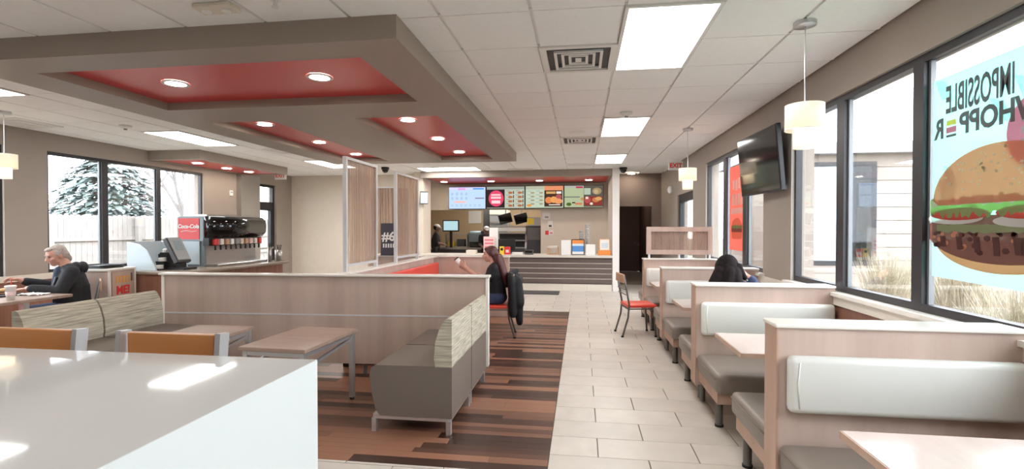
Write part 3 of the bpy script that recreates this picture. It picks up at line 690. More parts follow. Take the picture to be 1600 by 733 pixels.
# side wall with streaked glass screens
pw = thing('screen_wall', 'low wall carrying framed streaked glass screens beyond the lounge partition', 'partition', (-2.55, 6.7, 0))
MB().box(-2.59, -2.51, 5.12, 8.30, .13, 1.01).build('low_panel', 'laminate', pw, True); MB().box(-2.58, -2.52, 5.14, 8.30, 0, .13).build('plinth', 'black', pw, True); MB().bbox(-2.63, -2.47, 5.10, 8.42, 1.01, 1.035, .006, 2).build('top_cap', 'ivory_cap', pw, True)  # black plinth put in for the dark, shaded gap under the partition
def screen(a, b, parent, nm='glass_screen'):
    g = MB().box(-2.556, -2.544, a + .04, b - .04, 1.12, 2.27).build(nm, 'streak_glass', parent, True)
    for y in (a, b - .04): MB().box(-2.57, -2.53, y, y + .04, 1.035, 2.30).build('frame_post', 'alu_light', g, True)
    for z in (1.09, 2.27): MB().box(-2.568, -2.532, a + .04, b - .04, z, z + .03).build('frame_rail', 'alu_light', g, True)
screen(5.13, 5.98, pw); screen(6.62, 7.58, pw)
pb = thing('back_partition', 'low wood partition with glass screen before the service counter', 'partition', (-2.4, 8.5, 0))
MB().box(-3.75, -1.22, 8.43, 8.51, 0, 1.01).build('low_panel', 'laminate', pb, True); MB().bbox(-3.77, -1.20, 8.40, 8.54, 1.01, 1.035, .006, 2).build('top_cap', 'ivory_cap', pb, True)
g = MB().box(-3.70, -3.02, 8.462, 8.474, 1.06, 2.22).build('glass_screen', 'streak_glass', pb, True)
for x in (-3.74, -3.02): MB().box(x, x + .04, 8.45, 8.49, 1.035, 2.25).build('frame_post', 'alu_light', g, True)
MB().box(-3.70, -3.02, 8.45, 8.486, 2.22, 2.25).build('frame_rail', 'alu_light', g, True)
sg = thing('number_board', 'dark board with pale figure six on the low partition', 'sign', (-3.36, 8.40, 1.035)); MB().box(-3.50, -3.22, 8.405, 8.425, 1.05, 1.60).build('board', 'navy_board', sg, True)
text('figure', '#6', .22, frame((-3.36, 8.403, 1.36), (1, 0, 0), (0, 0, 1)), 'paper', sg, bold=.006)
for k in range(5): MB().box(-3.46 + k * .045, -3.435 + k * .045, 8.400, 8.404, 1.17, 1.24).build('small_lettering', 'paper', sg, True)
MB().box(-3.50, -3.22, 8.37, 8.425, 1.036, 1.05).build('stand', 'black', sg, True)
# red bench along the screen wall
rb = thing('red_bench', 'red vinyl bench along the glass screen wall', 'bench', (-2.2, 6.7, 0))
sm(MB()).bbox(-2.49, -2.41, 5.35, 8.30, .50, .93, .025, 2).build('backrest', 'vinyl_red', rb, True); sm(MB()).bbox(-2.47, -1.98, 5.35, 8.30, .32, .46, .03, 2).build('seat', 'vinyl_red', rb, True); MB().box(-2.48, -2.05, 5.4, 8.25, .08, .32).build('base', 'laminate_edge', rb, True)
def cafe_table(loc, sx, sy, h, lab, rz=0, grp='lounge tables with metal frames', topm='table_brown'):
    t = thing('cafe_table', lab, 'table', loc, rz, grp); x, y = sx / 2, sy / 2
    tp = MB().bbox(-x, x, -y, y, h - .03, h, .004, 1).build('table_top', topm, t)
    for a in (-1, 1):
        for b in (-1, 1):
            l = MB().bar((a * (x - .04), b * (y - .04), .02), (a * (x - .04), b * (y - .04), h - .03), .038).build('leg', 'alu', t); MB().cyl((a * (x - .04), b * (y - .04), 0), (a * (x - .04), b * (y - .04), .02), .02).build('foot', 'rubber', l)
        MB().bar((a * (x - .04), -(y - .04), h - .05), (a * (x - .04), y - .04, h - .05), .03, .035).build('apron', 'alu', t)
        MB().bar((a * (x - .04), -(y - .06), h - .16), (a * (x - .04), y - .06, h - .08), .022).build('brace', 'alu', t)
    for b in (-1, 1): MB().bar((-(x - .04), b * (y - .04), h - .05), (x - .04, b * (y - .04), h - .05), .03, .035).build('apron', 'alu', t)
    return t
cafe_table((-2.27, 3.83, 0), .56, .80, .62, 'small brown table right of centre, nearest the grey-brown sofa', R(-3)); cafe_table((-3.23, 3.83, 0), .56, .72, .62, 'small brown table left of the other lounge table', R(1))
cafe_table((-1.98 + .3, 6.9, 0), .55, .70, .75, 'table before the woman with long red hair', 0, 'lounge tables with metal frames')
# sofas: local origin at back-outer floor corner; x from 0 (back) to +.64 (front), y 0..L
def sofa(L, label):
    t = thing('sofa_unit', label, 'sofa', (0, 0, 0), 0, 'armless sofa units with striped backs')
    prof = [(0, .125), (.55, .125), (.585, .17), (.615, .30), (.63, .42), (.62, .475), (.585, .50), (.14, .505), (.0, .505)]
    b = MB(); b.prism([(p[0], p[1]) for p in prof], .004, L - .004, 'y'); sofab = b.build('seat_body', 'sofa_taupe_shaded', t)
    bp = [(0, .50), (.125, .50), (.135, .56), (.125, .68), (.095, .78), (.06, .84), (.03, .855), (0, .85)]
    b = MB(); b.prism(bp, .004, L - .004, 'y'); b.build('backrest', 'fabric', t)
    for y in (.03, L - .03): MB().bar((.03, y, .112), (.60, y, .112), .03, .03).build('base_rail', 'alu', t)
    for x in (.03, .60): MB().bar((x, .03, .112), (x, L - .03, .112), .03, .03).build('base_rail', 'alu', t)
    for x in (.03, .60):
        for y in (.03, L - .03): MB().box(x - .018, x + .018, y - .018, y + .018, 0, .10).build('leg', 'alu', t)
    return t
s1 = sofa(.66, 'grey-brown sofa unit with striped back, nearest the camera on the right'); s1.location = (-.93, 4.18, 0); s1.rotation_euler = (0, 0, PI)
s2_ = dup(s1, (-.93, 4.85, 0), PI, 'grey-brown sofa unit with striped back, at the end of the partition')
s3_ = dup(s1, (-4.52, 3.40, 0), 0, 'left striped sofa back, unit nearer the camera'); s4_ = dup(s1, (-4.52, 4.07, 0), 0, 'left striped sofa back, unit touching the partition')
# ---- white high table and stools
wt = thing('high_table', 'white waterfall high table in the lower left foreground', 'table', (-2.0, 1.1, 0))
MB().box(-3.4, -.934, .45, 1.66, 1.01, 1.05).build('table_top', 'white_table', wt, True); MB().box(-.965, -.934, .455, 1.655, 0, 1.01).box(-.934, -.93, .45, 1.66, 0, 1.05).build('end_panel', 'white_panel', wt, True); MB().box(-3.40, -3.365, .455, 1.655, 0, 1.01).build('end_panel', 'white_panel', wt, True)
def stool(label, x):
    t = thing('bar_stool', label, 'stool', (x, 1.49, 0), PI, 'orange-backed stools at the white table'); w = .215
    sm(MB()).bbox(-.20, .20, -.16, .20, .70, .745, .018, 3).build('seat', 'vinyl_red', t)
    for s in (-1, 1):
        MB().bar((s * w, -.27, 0), (s * w, -.225, .72), .05, .022, (1, 0, 0)).build('rear_leg', 'alu', t); MB().bar((s * w, -.225, .72), (s * w, -.265, 1.112), .05, .022, (1, 0, 0)).build('back_post', 'alu', t)
        MB().bar((s * w, .20, 0), (s * w * .95, .17, .70), .03).build('front_leg', 'alu', t); MB().bar((s * w, -.25, .3), (s * w, .185, .3), .022).build('side_stretcher', 'alu', t)
    MB().bar((-w, .185, .25), (w, .185, .25), .025).build('foot_rail', 'alu', t)
    MB().bbox(-w + .025, w - .025, -.272, -.252, .93, 1.108, .004, 1).build('back_slat', 'orange_wood', t)
    return t
stool('orange-backed stool behind the white table, the one fully in view', -1.59); stool('orange-backed stool behind the white table, cut by left picture edge', -2.22)
# ================================================================ SERVICE COUNTER
sc = thing('service_counter', 'service counter with dark slatted front and pale top', 'counter', (-1.6, 12.5, 0))
MB().box(-3.95, .73, 12.14, 12.75, .16, .80).build('body', 'dark_brown', sc, True)
MB().bbox(-3.98, .735, 12.02, 12.82, .80, .86, .008, 2).build('counter_top', 'counter_top', sc, True)
for k in range(5):
    z = .165 + k * .124; MB().bbox(-3.95, .73, 12.105, 12.14, z + .012, z + .118, .004, 1).build('slat', 'slat', sc, True)
for k in range(1, 5): MB().box(-3.95, .73, 12.118, 12.141, .165 + k * .124 - .006, .165 + k * .124 + .012).build('metal_line', 'cream_trim', sc, True)
for k in range(8): MB().bbox(-3.95 + k * .585 + .002, -3.95 + (k + 1) * .585 - .002, 12.10, 12.14, 0, .16, .002, 1).build('base_tile', 'cream_trim', sc, True)
mt = MB().bbox(-2.6, -.50, 11.32, 11.95, 0.001, .014, .004, 1).build('floor_mat', 'dark_grey'); tag(mt, 'dark floor mat lying before the service counter', 'mat')
CT = .86
def cbox(name, lab, cat, x0, x1, y0, y1, h, m, z=CT, grp=None):
    t = thing(name, lab, cat, ((x0 + x1) / 2, (y0 + y1) / 2, z), 0, grp); MB().bbox(x0, x1, y0, y1, z, z + h, .004, 1).build('body', m, t, True); return t
t = thing('wooden_stand', 'small wooden tip box on the counter, left of the white brochure', 'box', (-.68, 12.3, CT))
MB().box(-.82, -.55, 12.2, 12.4, CT, CT + .02).box(-.82, -.78, 12.2, 12.4, CT + .02, CT + .17).box(-.59, -.55, 12.2, 12.4, CT + .02, CT + .17).build('tray', 'tan_wood', t, True); MB().box(-.80, -.57, 12.22, 12.40, CT + .17, CT + .22).build('lid', 'cream_trim', t, True)
def card(name, lab, x0, x1, h, m, y=12.2, parts=(), backm='black'):
    t = thing(name, lab, 'sign', ((x0 + x1) / 2, y, CT)); MB().bbox(x0, x1, y, y + .02, CT, CT + h, .003, 1).build('panel', m, t, True); MB().box(x0 + .02, x1 - .02, y + .02, y + .10, CT, CT + .012).build('foot', backm, t, True)
    for k, (a, b, c, d, mm) in enumerate(parts): MB().box(x0 + a * (x1 - x0), x0 + b * (x1 - x0), y - .003 - .001 * k, y, CT + c * h, CT + d * h).build('print', mm, t, True)
    return t
card('brochure_holder', 'white brochure stand on the counter, left of the blue notice', -.48, -.25, .36, 'paper')
card('counter_notice', 'framed orange and blue notice standing on the counter', -.23, .08, .38, 'black', parts=[(.06, .94, .05, .22, 'paper'), (.06, .94, .22, .58, 'blue'), (.06, .94, .58, .72, 'light_blue'), (.06, .94, .72, .95, 'orange')])
card('menu_card', 'small white card on the counter, right of the blue notice', .11, .34, .26, 'paper', 12.18)
t = card('orange_display', 'white card in an orange stand at the right end of the counter', .43, .69, .39, 'orange_faint', parts=[(.08, .92, .32, .96, 'paper'), (.2, .8, .45, .75, 'light_blue')]); MB().bbox(.40, .71, 12.14, 12.26, CT, CT + .11, .01, 1).build('tray', 'orange', t, True)
def cups(lab, x, y, n, r):
    t = thing('cup_stack', lab, 'cups', (x, y, CT), 0, 'stacks of white paper cups')
    for k in range(n): sm(MB()).lathe([(0, .012), (r * .68, .012), (r * .7, 0), (r * .97, .135), (r * 1.04, .135), (r * 1.04, .145), (r * .95, .145), (r * .67, .03)], (0, 0, k * .055), 14).build('cup', 'white', t)
cups('taller stack of white paper cups on the counter', .15, 12.42, 12, .055); cups('shorter stack of white paper cups on the counter', .00, 12.46, 9, .05)
t = thing('pos_monitor', 'black cash register screen on the counter behind the woman', 'monitor', (-1.85, 12.4, CT)); MB().bbox(-2.07, -1.63, 12.36, 12.40, CT + .09, CT + .37, .006, 1).build('screen_back', 'black', t, True); MB().box(-1.95, -1.75, 12.38, 12.55, CT, CT + .02).box(-1.88, -1.82, 12.40, 12.44, CT + .02, CT + .15).build('stand', 'dark_grey', t, True)
t = cbox('treat_box', 'yellow box with dark mark on the counter', 'box', -1.99, -1.88, 12.14, 12.22, .20, 'yellow'); MB().cyl((-1.935, 12.138, CT + .13), (-1.935, 12.142, CT + .13), .035).build('mark', 'black', t, True)
t = cbox('gift_box', 'red box on the counter, right of the yellow one', 'box', -1.87, -1.73, 12.15, 12.23, .19, 'red_sign'); MB().box(-1.84, -1.76, 12.147, 12.15, CT + .05, CT + .12).build('print', 'pink_pale', t, True)
t = thing('pink_display', 'pink and white card display rising behind the woman', 'sign', (-2.25, 12.3, CT)); MB().box(-2.42, -2.14, 12.28, 12.31, CT, CT + .44).build('pink_panel', 'pink_pale', t, True); MB().box(-2.28, -2.06, 12.32, 12.35, CT + .0, CT + .66).build('white_panel', 'paper', t, True)
for k in range(4): MB().box(-2.39, -2.17, 12.275, 12.28, CT + .08 + k * .085, CT + .12 + k * .085).build('print', 'pink', t, True)
t = cbox('card_reader', 'dark card terminal on the counter, right of the red box', 'terminal', -1.38, -1.17, 12.2, 12.35, .11, 'dark_grey'); MB().box(-1.36, -1.19, 12.195, 12.20, CT + .05, CT + .10).build('display', 'black_gloss', t, True)
cbox('order_tray', 'pale folded papers on the counter beside the card terminal', 'papers', -1.70, -1.42, 12.2, 12.45, .05, 'paper')
cbox('napkin_box', 'grey napkin box on the counter behind the raised cup', 'box', -2.85, -2.60, 12.2, 12.4, .10, 'cream_trim')
for x, z, wd, hg, lab, parts in ((-.98, 1.85, .21, .18, 'top white notice on the wall right of the kitchen opening', [(.3, .8, .2, .5, 'hair_grey')]), (-.87, 1.62, .14, .19, 'middle small notice on the wall right of the kitchen opening', [(.2, .8, .1, .4, 'dark_grey')]), (-.90, 1.38, .24, .15, 'red and white notice on the wall, lowest of three', [(.03, .45, .1, .9, 'red_sign'), (.6, .9, .3, .6, 'pink')])):
    t = thing('wall_notice', lab, 'notice', (x, 14.19, z), 0, 'paper notices by the kitchen opening'); MB().box(x - wd / 2, x + wd / 2, 14.19, 14.198, z - hg / 2, z + hg / 2).build('sheet', 'paper', t, True)
    for a, b, c, d, mm in parts: MB().box(x - wd / 2 + a * wd, x - wd / 2 + b * wd, 14.186, 14.19, z - hg / 2 + c * hg, z - hg / 2 + d * hg).build('print', mm, t, True)
t = thing('wall_screen', 'small grey screen on a bracket at the left wall pillar', 'monitor', (-3.97, 12.25, 2.28)); m_ = Matrix.Translation((-3.94, 12.22, 2.28)) @ Matrix.Rotation(R(25), 4, 'Z') @ Matrix.Rotation(R(12), 4, 'X')
MB().bbox(-.10, .10, -.02, .02, -.16, .16, .006, 1, m=m_).build('case', 'black', t, True); MB().box(-.09, .09, -.024, -.02, -.14, .14, m=m_).build('display', 'light_blue', t, True); MB().bar((-4.05, 12.31, 2.27), (-3.96, 12.24, 2.27), .04).build('bracket', 'black', t, True)

# ---- menu screens
EM = {}
def em(c, s=.9):
    k = 'screen_%02x%02x%02x' % tuple(int(255 * x) for x in c)
    if k not in M: emit(k, c, s)
    return k
def menu(lab, x0, x1, z0, z1, items, back):
    y = 13.95; t = thing('menu_screen', lab, 'screen', ((x0 + x1) / 2, y, z0), 0, 'lit menu screens over the counter')
    MB().bbox(x0, x1, y, y + .06, z0, z1, .005, 1).build('bezel', 'black', t, True); MB().box(x0 + .12, x1 - .12, y + .06, 14.19, z0 + .2, z1 - .2).build('wall_mount', 'dark_grey', t, True)
    a, b, c, d = x0 + .015, x1 - .015, z0 + .015, z1 - .015
    P = lambda u, v: (a + u * (b - a), d - v * (d - c))
    ms = [em(back)]; mb = MB(); mb.box(a, b, y - .002, y, c, d)
    for k, it in enumerate(items):
        kind, u0, v0, u1, v1, col = it; n = em(col)
        if n not in ms: ms.append(n)
        mb.cur = ms.index(n); yy = y - .003 - .0004 * k
        if kind == 'r': p, q = P(u0, v0), P(u1, v1); mb.add([(p[0], yy, q[1]), (q[0], yy, q[1]), (q[0], yy, p[1]), (p[0], yy, p[1])], [(0, 1, 2, 3)])
        else:
            p, q = P(u0, v0), P(u1, v1); cx, cz = (p[0] + q[0]) / 2, (p[1] + q[1]) / 2; rx, rz = abs(q[0] - p[0]) / 2, abs(p[1] - q[1]) / 2
            mb.add([(cx + rx * math.cos(i * PI / 12), yy, cz + rz * math.sin(i * PI / 12)) for i in range(24)], [tuple(range(24))])
    mb.build('display', ms, t, True, recalc=False)
BL = (.50, .66, .90); GN = (.46, .50, .40)
it = [('r', .0, .0, 1, .12, (.62, .62, .92)), ('r', .25, .03, .45, .13, (.75, .35, .70)), ('r', .66, .04, .96, .11, (.10, .30, .75)), ('r', .14, .64, .46, .73, (.90, .50, .48)), ('r', .72, .49, .97, .54, (.25, .20, .30))]
for i in range(4):
    for j in range(2): it.append(('r', .06 + i * .13, .25 + j * .2, .12 + i * .13, .38 + j * .2, (.40, .52, .78)))
for i in range(7): it.append(('r', .06 + i * .125, .80, .12 + i * .125, .90, (.42, .55, .76)))
for i in range(3): it.append(('r', .52, .26 + i * .08, .95, .27 + i * .08, (.42, .62, .76)))
menu('pale blue menu screen, leftmost of four', -3.77, -2.68, 2.05, 2.69, it, BL)
it = [('r', 0, 0, .48, .98, (.035, .02, .025)), ('r', 0, 0, 1, .13, (.30, .32, .28)), ('c', .05, .17, .45, .92, (.72, .07, .14)), ('r', .12, .34, .37, .42, (.85, .55, .58)), ('r', .11, .46, .38, .56, (.85, .55, .58)), ('r', .13, .64, .36, .78, (.90, .65, .66))]
for i in range(2):
    for j in range(4): u = .52 + i * .25; v = .18 + j * .2; it += [('r', u, v, u + .1, v + .025, (.25, .26, .22)), ('c', u + .05, v + .05, u + .17, v + .16, (.38, .14, .06)), ('r', u + .18, v + .02, u + .205, v + .16, (.06, .03, .03))]
menu('menu screen with a pink disc on black, second from left', -2.67, -1.565, 2.06, 2.695, it, GN)
it = [('r', 0, 0, .49, .15, (.42, .44, .33)), ('r', .5, 0, 1, .2, (.70, .26, .13)), ('r', .5, .2, .98, .95, (.06, .03, .02)), ('r', .55, .25, .8, .36, (.60, .33, .12)), ('r', .82, .25, .95, .36, (.75, .72, .65)), ('c', .80, .38, .96, .62, (.40, .09, .10)), ('c', .52, .5, .72, .8, (.68, .22, .08)), ('c', .66, .48, .84, .78, (.72, .34, .10)), ('c', .76, .58, .98, .82, (.72, .30, .12)), ('r', .62, .84, .92, .89, (.65, .55, .50)), ('c', .03, .83, .16, .95, (.65, .28, .05))]
for i in range(2):
    for j in range(4): u = .05 + i * .23; v = .22 + j * .17; it += [('r', u, v, u + .1, v + .02, (.28, .30, .24)), ('c', u + .08, v + .05, u + .19, v + .13, (.35, .28, .17))]
menu('menu screen with burger picture on its right half, third from left', -1.56, -.48, 2.065, 2.70, it, (.48, .56, .44))
it = [('r', 0, 0, .5, .1, (.40, .40, .36)), ('r', .30, .03, .48, .12, (.42, .05, .10)), ('r', 0, .5, .4, .55, (.16, .17, .15)), ('c', .05, .78, .18, .94, (.07, .12, .02)), ('r', .2, .76, .28, .82, (.06, .03, .02)), ('r', .28, .80, .46, .88, (.60, .16, .08)), ('c', .42, .55, .5, .7, (.45, .25, .08)), ('r', .5, 0, 1, .98, (.10, .09, .07)), ('r', .51, .12, .68, .42, (.42, .47, .38)), ('c', .72, .1, .96, .42, (.32, .24, .13)), ('c', .76, .18, .88, .38, (.48, .36, .2)), ('r', .51, .5, .98, .92, (.24, .04, .03)), ('c', .52, .52, .68, .82, (.42, .08, .08)), ('r', .55, .52, .62, .62, (.75, .66, .58)), ('c', .72, .55, .90, .78, (.50, .18, .07)), ('c', .8, .52, .97, .7, (.62, .32, .12)), ('c', .66, .78, .74, .9, (.7, .66, .55))]
menu('greenish menu screen with food pictures, rightmost of four', -.475, .61, 2.075, 2.70, it, (.40, .45, .28))

# ---- kitchen beyond the opening
t = thing('kitchen_fill_light', 'added unseen fill light panel over the kitchen', 'light', (-2.5, 15.8, 2.61)); MB().box(-3.6, -1.4, 15.3, 16.3, 2.57, 2.60).build('diffuser', 'kitchen_fill_light', t, True)  # added area lamp, shaped as a panel, to light the kitchen unseen
t = thing('prep_bench', 'steel preparation bench in the kitchen', 'bench', (-3.2, 15.6, 0)); MB().box(-5.4, -3.0, 15.3, 15.88, .84, .90).build('worktop', 'steel', t, True); MB().box(-5.4, -3.0, 15.35, 15.88, .0, .84).build('cabinet', 'dark_grey', t, True)
t = thing('order_monitor', 'lit blue order monitor in the kitchen, left', 'monitor', (-4.0, 15.3, .9)); MB().bbox(-4.32, -3.80, 15.28, 15.34, 1.40, 1.76, .006, 1).build('bezel', 'black', t, True); MB().box(-4.29, -3.83, 15.277, 15.28, 1.44, 1.73).build('display', em((.42, .62, .66)), t, True); MB().box(-4.10, -4.02, 15.30, 15.34, .90, 1.42).build('stand', 'black', t, True)
t = thing('kitchen_shelf_unit', 'steel rack with boxes below the lit order monitor', 'rack', (-4.0, 15.5, .9)); MB().box(-4.25, -3.55, 15.35, 15.8, 1.30, 1.33).box(-4.25, -3.55, 15.35, 15.8, .9, .93).box(-4.25, -4.22, 15.35, 15.8, .93, 1.3).box(-3.58, -3.55, 15.35, 15.8, .93, 1.3).build('frame', 'steel', t, True); MB().box(-4.18, -3.98, 15.40, 15.6, .93, 1.08).build('tray', 'yellow', t, True); MB().box(-3.9, -3.64, 15.40, 15.6, .93, 1.16).build('bin', 'dark_grey', t, True)
t = thing('kitchen_machine', 'rounded steel and black machine right of the order monitor', 'machine', (-3.3, 15.5, .9)); sm(MB()).bbox(-3.52, -3.0, 15.3, 15.8, .90, 1.42, .10, 4).build('body', 'blue_grey', t, True); MB().box(-3.46, -3.10, 15.29, 15.31, .92, 1.08).build('door', 'black_gloss', t, True); m_ = Matrix.Translation((-2.98, 15.4, 1.15)) @ Matrix.Rotation(R(-14), 4, 'Y'); MB().box(-.05, .05, -.15, .2, -.28, .28, m=m_).build('side_panel', 'dark_grey', t, True)
t = thing('kitchen_column', 'tall steel cabinet in the kitchen behind the woman', 'cabinet', (-2.75, 16.2, 0)); MB().box(-3.15, -2.95, 15.95, 16.5, 0, 2.5).build('frame', 'dark_grey', t, True); MB().box(-2.93, -2.35, 15.9, 16.5, 0, 1.95).build('cabinet', 'grey_plastic', t, True); MB().box(-2.9, -2.4, 15.88, 15.9, 1.66, 1.72).build('handle', 'steel', t, True); MB().box(-2.93, -2.35, 15.88, 16.5, 1.95, 2.1).build('top', 'cream_trim', t, True)
t = thing('wall_sheet', 'white paper sheet on the tan kitchen wall', 'notice', (-3.75, 17.44, 1.9)); MB().box(-3.98, -3.52, 17.435, 17.45, 1.68, 2.12).build('sheet', 'paper', t, True)
for x, lab in ((-2.28, 'left of two tilted black monitors hanging in the kitchen'), (-1.80, 'right of two tilted black monitors hanging in the kitchen')):
    t = thing('hanging_monitor', lab, 'monitor', (x, 15.0, 2.6), 0, 'tilted kitchen monitors'); m_ = Matrix.Translation((x, 15.0, 1.80)) @ Matrix.Rotation(R(-14), 4, 'Y') @ Matrix.Rotation(R(14), 4, 'X'); MB().bbox(-.20, .20, -.02, .02, -.15, .15, .006, 1, m=m_).build('case', 'black', t, True); MB().box(-.18, .18, -.023, -.02, -.13, .13, m=m_).build('display', 'black_gloss', t, True); MB().bar((x, 15.05, 1.85), (x, 15.1, 2.62), .04).build('arm', 'steel', t, True)
t = thing('warming_station', 'tall steel food warming station in the kitchen opening', 'station', (-1.9, 15.0, .0)); MB().box(-2.55, -1.62, 14.7, 15.25, 0, .9).build('cabinet', 'dark_grey', t, True)
for z in (.90, 1.12, 1.34, 1.54): MB().bbox(-2.50, -1.62, 14.72, 15.2, z, z + .04, .005, 1).build('shelf', 'steel', t, True)
MB().box(-2.45, -1.66, 14.95, 15.2, .94, 1.12).box(-2.45, -1.66, 14.95, 15.2, 1.16, 1.34).build('bin_back', 'black', t, True); MB().prism([(14.72, .9), (15.2, .9), (15.2, 1.56), (14.95, 1.56)], -1.66, -1.60, 'x').build('side_plate', 'steel', t, True); MB().box(-2.50, -1.62, 14.72, 14.74, 1.42, 1.52).build('light_bar', 'white', t, True)
t = thing('dark_oven', 'dark oven box at the right of the kitchen opening', 'oven', (-1.42, 14.9, 0)); MB().bbox(-1.58, -1.16, 14.68, 15.15, 0, 1.58, .02, 2).build('body', 'dark_grey', t, True); MB().box(-1.57, -1.19, 14.66, 14.68, 1.16, 1.52).build('door', 'grey_metal', t, True); MB().box(-1.57, -1.16, 14.68, 15.15, 1.58, 1.83).build('hood', 'steel', t, True); MB().box(-1.58, -1.38, 14.665, 14.68, 1.62, 1.80).build('label_plate', 'yellow', t, True)

# ================================================================ DRINKS ISLAND
dc = thing('drinks_counter', 'brown topped drinks counter behind the partition', 'counter', (-5.8, 7.3, 0))
MB().box(-6.45, -5.38, 6.18, 8.42, .10, .87).build('cabinet', 'wainscot', dc, True); MB().bbox(-6.5, -5.31, 6.14, 8.52, .87, .92, .015, 2).build('counter_top', 'soda_top', dc, True); MB().box(-6.4, -5.42, 6.2, 8.38, 0, .10).build('plinth', 'black', dc, True)
sd = thing('drink_machine', 'steel fountain drink machine with red logo panel on the counter', 'drink machine', (-5.95, 7.65, .92))
MB().box(-6.22, -5.80, 7.02, 8.25, .92, 1.30).build('lower_case', 'blue_grey', sd, True)
MB().bbox(-6.25, -5.78, 7.0, 8.28, 1.30, 1.70, .02, 2).build('upper_case', 'blue_grey', sd, True)
sm(MB()).prism([(-5.78, 1.36), (-5.68, 1.37), (-5.615, 1.44), (-5.60, 1.55), (-5.62, 1.65), (-5.68, 1.70), (-5.78, 1.70)], 7.0, 8.28, 'y').build('curved_door', 'black_gloss', sd, True)
MB().box(-5.80, -5.785, 7.05, 8.22, .95, 1.24).build('splash_back', 'steel', sd, True); MB().bbox(-5.80, -5.56, 7.02, 8.25, .921, .955, .006, 1).build('drip_tray', 'steel', sd, True)
MB().box(-5.80, -5.70, 7.0, 8.28, 1.24, 1.36).build('valve_panel', 'black', sd, True)
vc = ['red_sign', 'white', 'tan_wood', 'white', 'grey_plastic', 'cream_trim', 'tan_wood', 'pink_pale', 'white', 'red_sign']
for k in range(10):
    y = 7.10 + k * .118; v = MB().bbox(-5.70, -5.635, y - .035, y + .035, 1.25, 1.345, .008, 1).build('valve', vc[k], sd, True); MB().cyl((-5.67, y, 1.17), (-5.67, y, 1.25), .014, n=8).build('nozzle', 'black', v, True)
MB().box(-6.20, -5.80, 7.08, 8.2, 1.70, 1.73).build('top_lid', 'steel', sd, True)
MB().box(-6.22, -5.86, 6.992, 7.0, 1.34, 1.67).build('logo_panel', 'red_sign', sd, True)
mt_ = frame((-6.04, 6.990, 1.54), (1, 0, 0), (.12, 0, 1)); text('logo_lettering', 'Coca-Cola', .085, mt_, 'white', sd, bold=.003)
sm(MB()).tube([(-6.17, 6.989, 1.46), (-6.08, 6.989, 1.475), (-5.98, 6.989, 1.46), (-5.90, 6.989, 1.47)], .004).build('logo_stroke', 'white', sd, True)
MB().box(-6.22, -5.86, 6.992, 7.0, .95, 1.31).build('side_plate', 'light_blue', sd, True)
# touch screen terminal
t = thing('tilted_terminal', 'dark tilted dispenser terminal beside the drink machine', 'terminal', (-5.78, 6.55, .92)); m_ = Matrix.Translation((-5.80, 6.50, 1.19)) @ Matrix.Rotation(R(-28), 4, 'Y')
MB().bbox(-.035, .035, -.13, .13, -.20, .20, .012, 2, m=m_).build('head', 'dark_grey', t, True); MB().bbox(.035, .05, -.115, .115, -.17, .18, .006, 1, m=m_).build('face', 'grey_plastic', t, True); MB().box(.05, .053, -.07, .07, -.02, .13, m=m_).build('display', 'blue_grey', t, True); MB().bar((-5.75, 6.5, .92), (-5.76, 6.5, 1.06), .10, .12).build('stand', 'black', t, True); MB().bbox(-5.86, -5.58, 6.38, 6.62, .92, .95, .006, 1).build('base', 'black', t, True)
t = thing('condiment_guard', 'pale blue slanted plastic guard on the counter by the window', 'guard', (-6.15, 6.35, .92)); MB().prism([(-6.36, .92), (-5.90, .92), (-6.05, 1.20), (-6.16, 1.28), (-6.36, 1.32)], 6.24, 6.26, 'y').build('side_panel', 'light_blue', t, True); MB().prism([(-6.36, .92), (-5.90, .92), (-6.05, 1.20), (-6.16, 1.28), (-6.36, 1.32)], 6.80, 6.82, 'y').build('side_panel', 'light_blue', t, True); MB().box(-6.36, -6.34, 6.26, 6.80, .92, 1.32).build('back_panel', 'light_blue', t, True)
for k, (x, y, z0, lb) in enumerate([(-6.02, 6.55, 1.14, 'upper stack of white lids beside the slanted guard'), (-5.95, 6.40, 1.02, 'middle stack of white lids beside the slanted guard'), (-5.93, 6.33, .92, 'lowest stack of white lids beside the slanted guard')]):
    t = thing('lid_stack', lb, 'lids', (x, y, z0), 0, 'stacks of white lids')
    MB().bbox(-.06, .06, -.06, .06, 0, .02, .004, 1).build('holder', 'black', t)
    for q in range(4): sm(MB()).lathe([(0, 0), (.048, 0), (.05, .01), (.042, .013), (0, .013)], (0, 0, .02 + q * .013), 14).build('lid', 'white', t)
MB_ = thing('lid_rack', 'black stepped rack holding the lid stacks', 'rack', (-5.98, 6.45, .92)); MB().box(-6.09, -5.95, 6.48, 6.62, .92, 1.14).build('tall_step', 'black', MB_, True); MB().box(-6.02, -5.885, 6.365, 6.475, .92, 1.02).build('middle_step', 'black', MB_, True)
def canister(x, y, h, r, lab, m='steel'):
    t = thing('canister', lab, 'canister', (x, y, .92), 0, 'canisters beside the drink machine'); sm(MB()).lathe([(0, 0), (r * .85, 0), (r, h), (r * .92, h), (r * .8, .02)], n=18).build('bucket', m, t)
    for k in range(4): MB().cyl((random.uniform(-.02, .02), random.uniform(-.02, .02), .03), (random.uniform(-.04, .04), random.uniform(-.04, .04), h + .09), .006, n=6).build('handle', 'black', t)
canister(-5.55, 8.30, .24, .035, 'slim canister at the right end of the drinks counter'); canister(-5.46, 8.42, .20, .062, 'wide steel bucket of utensils at the right end of the drinks counter')
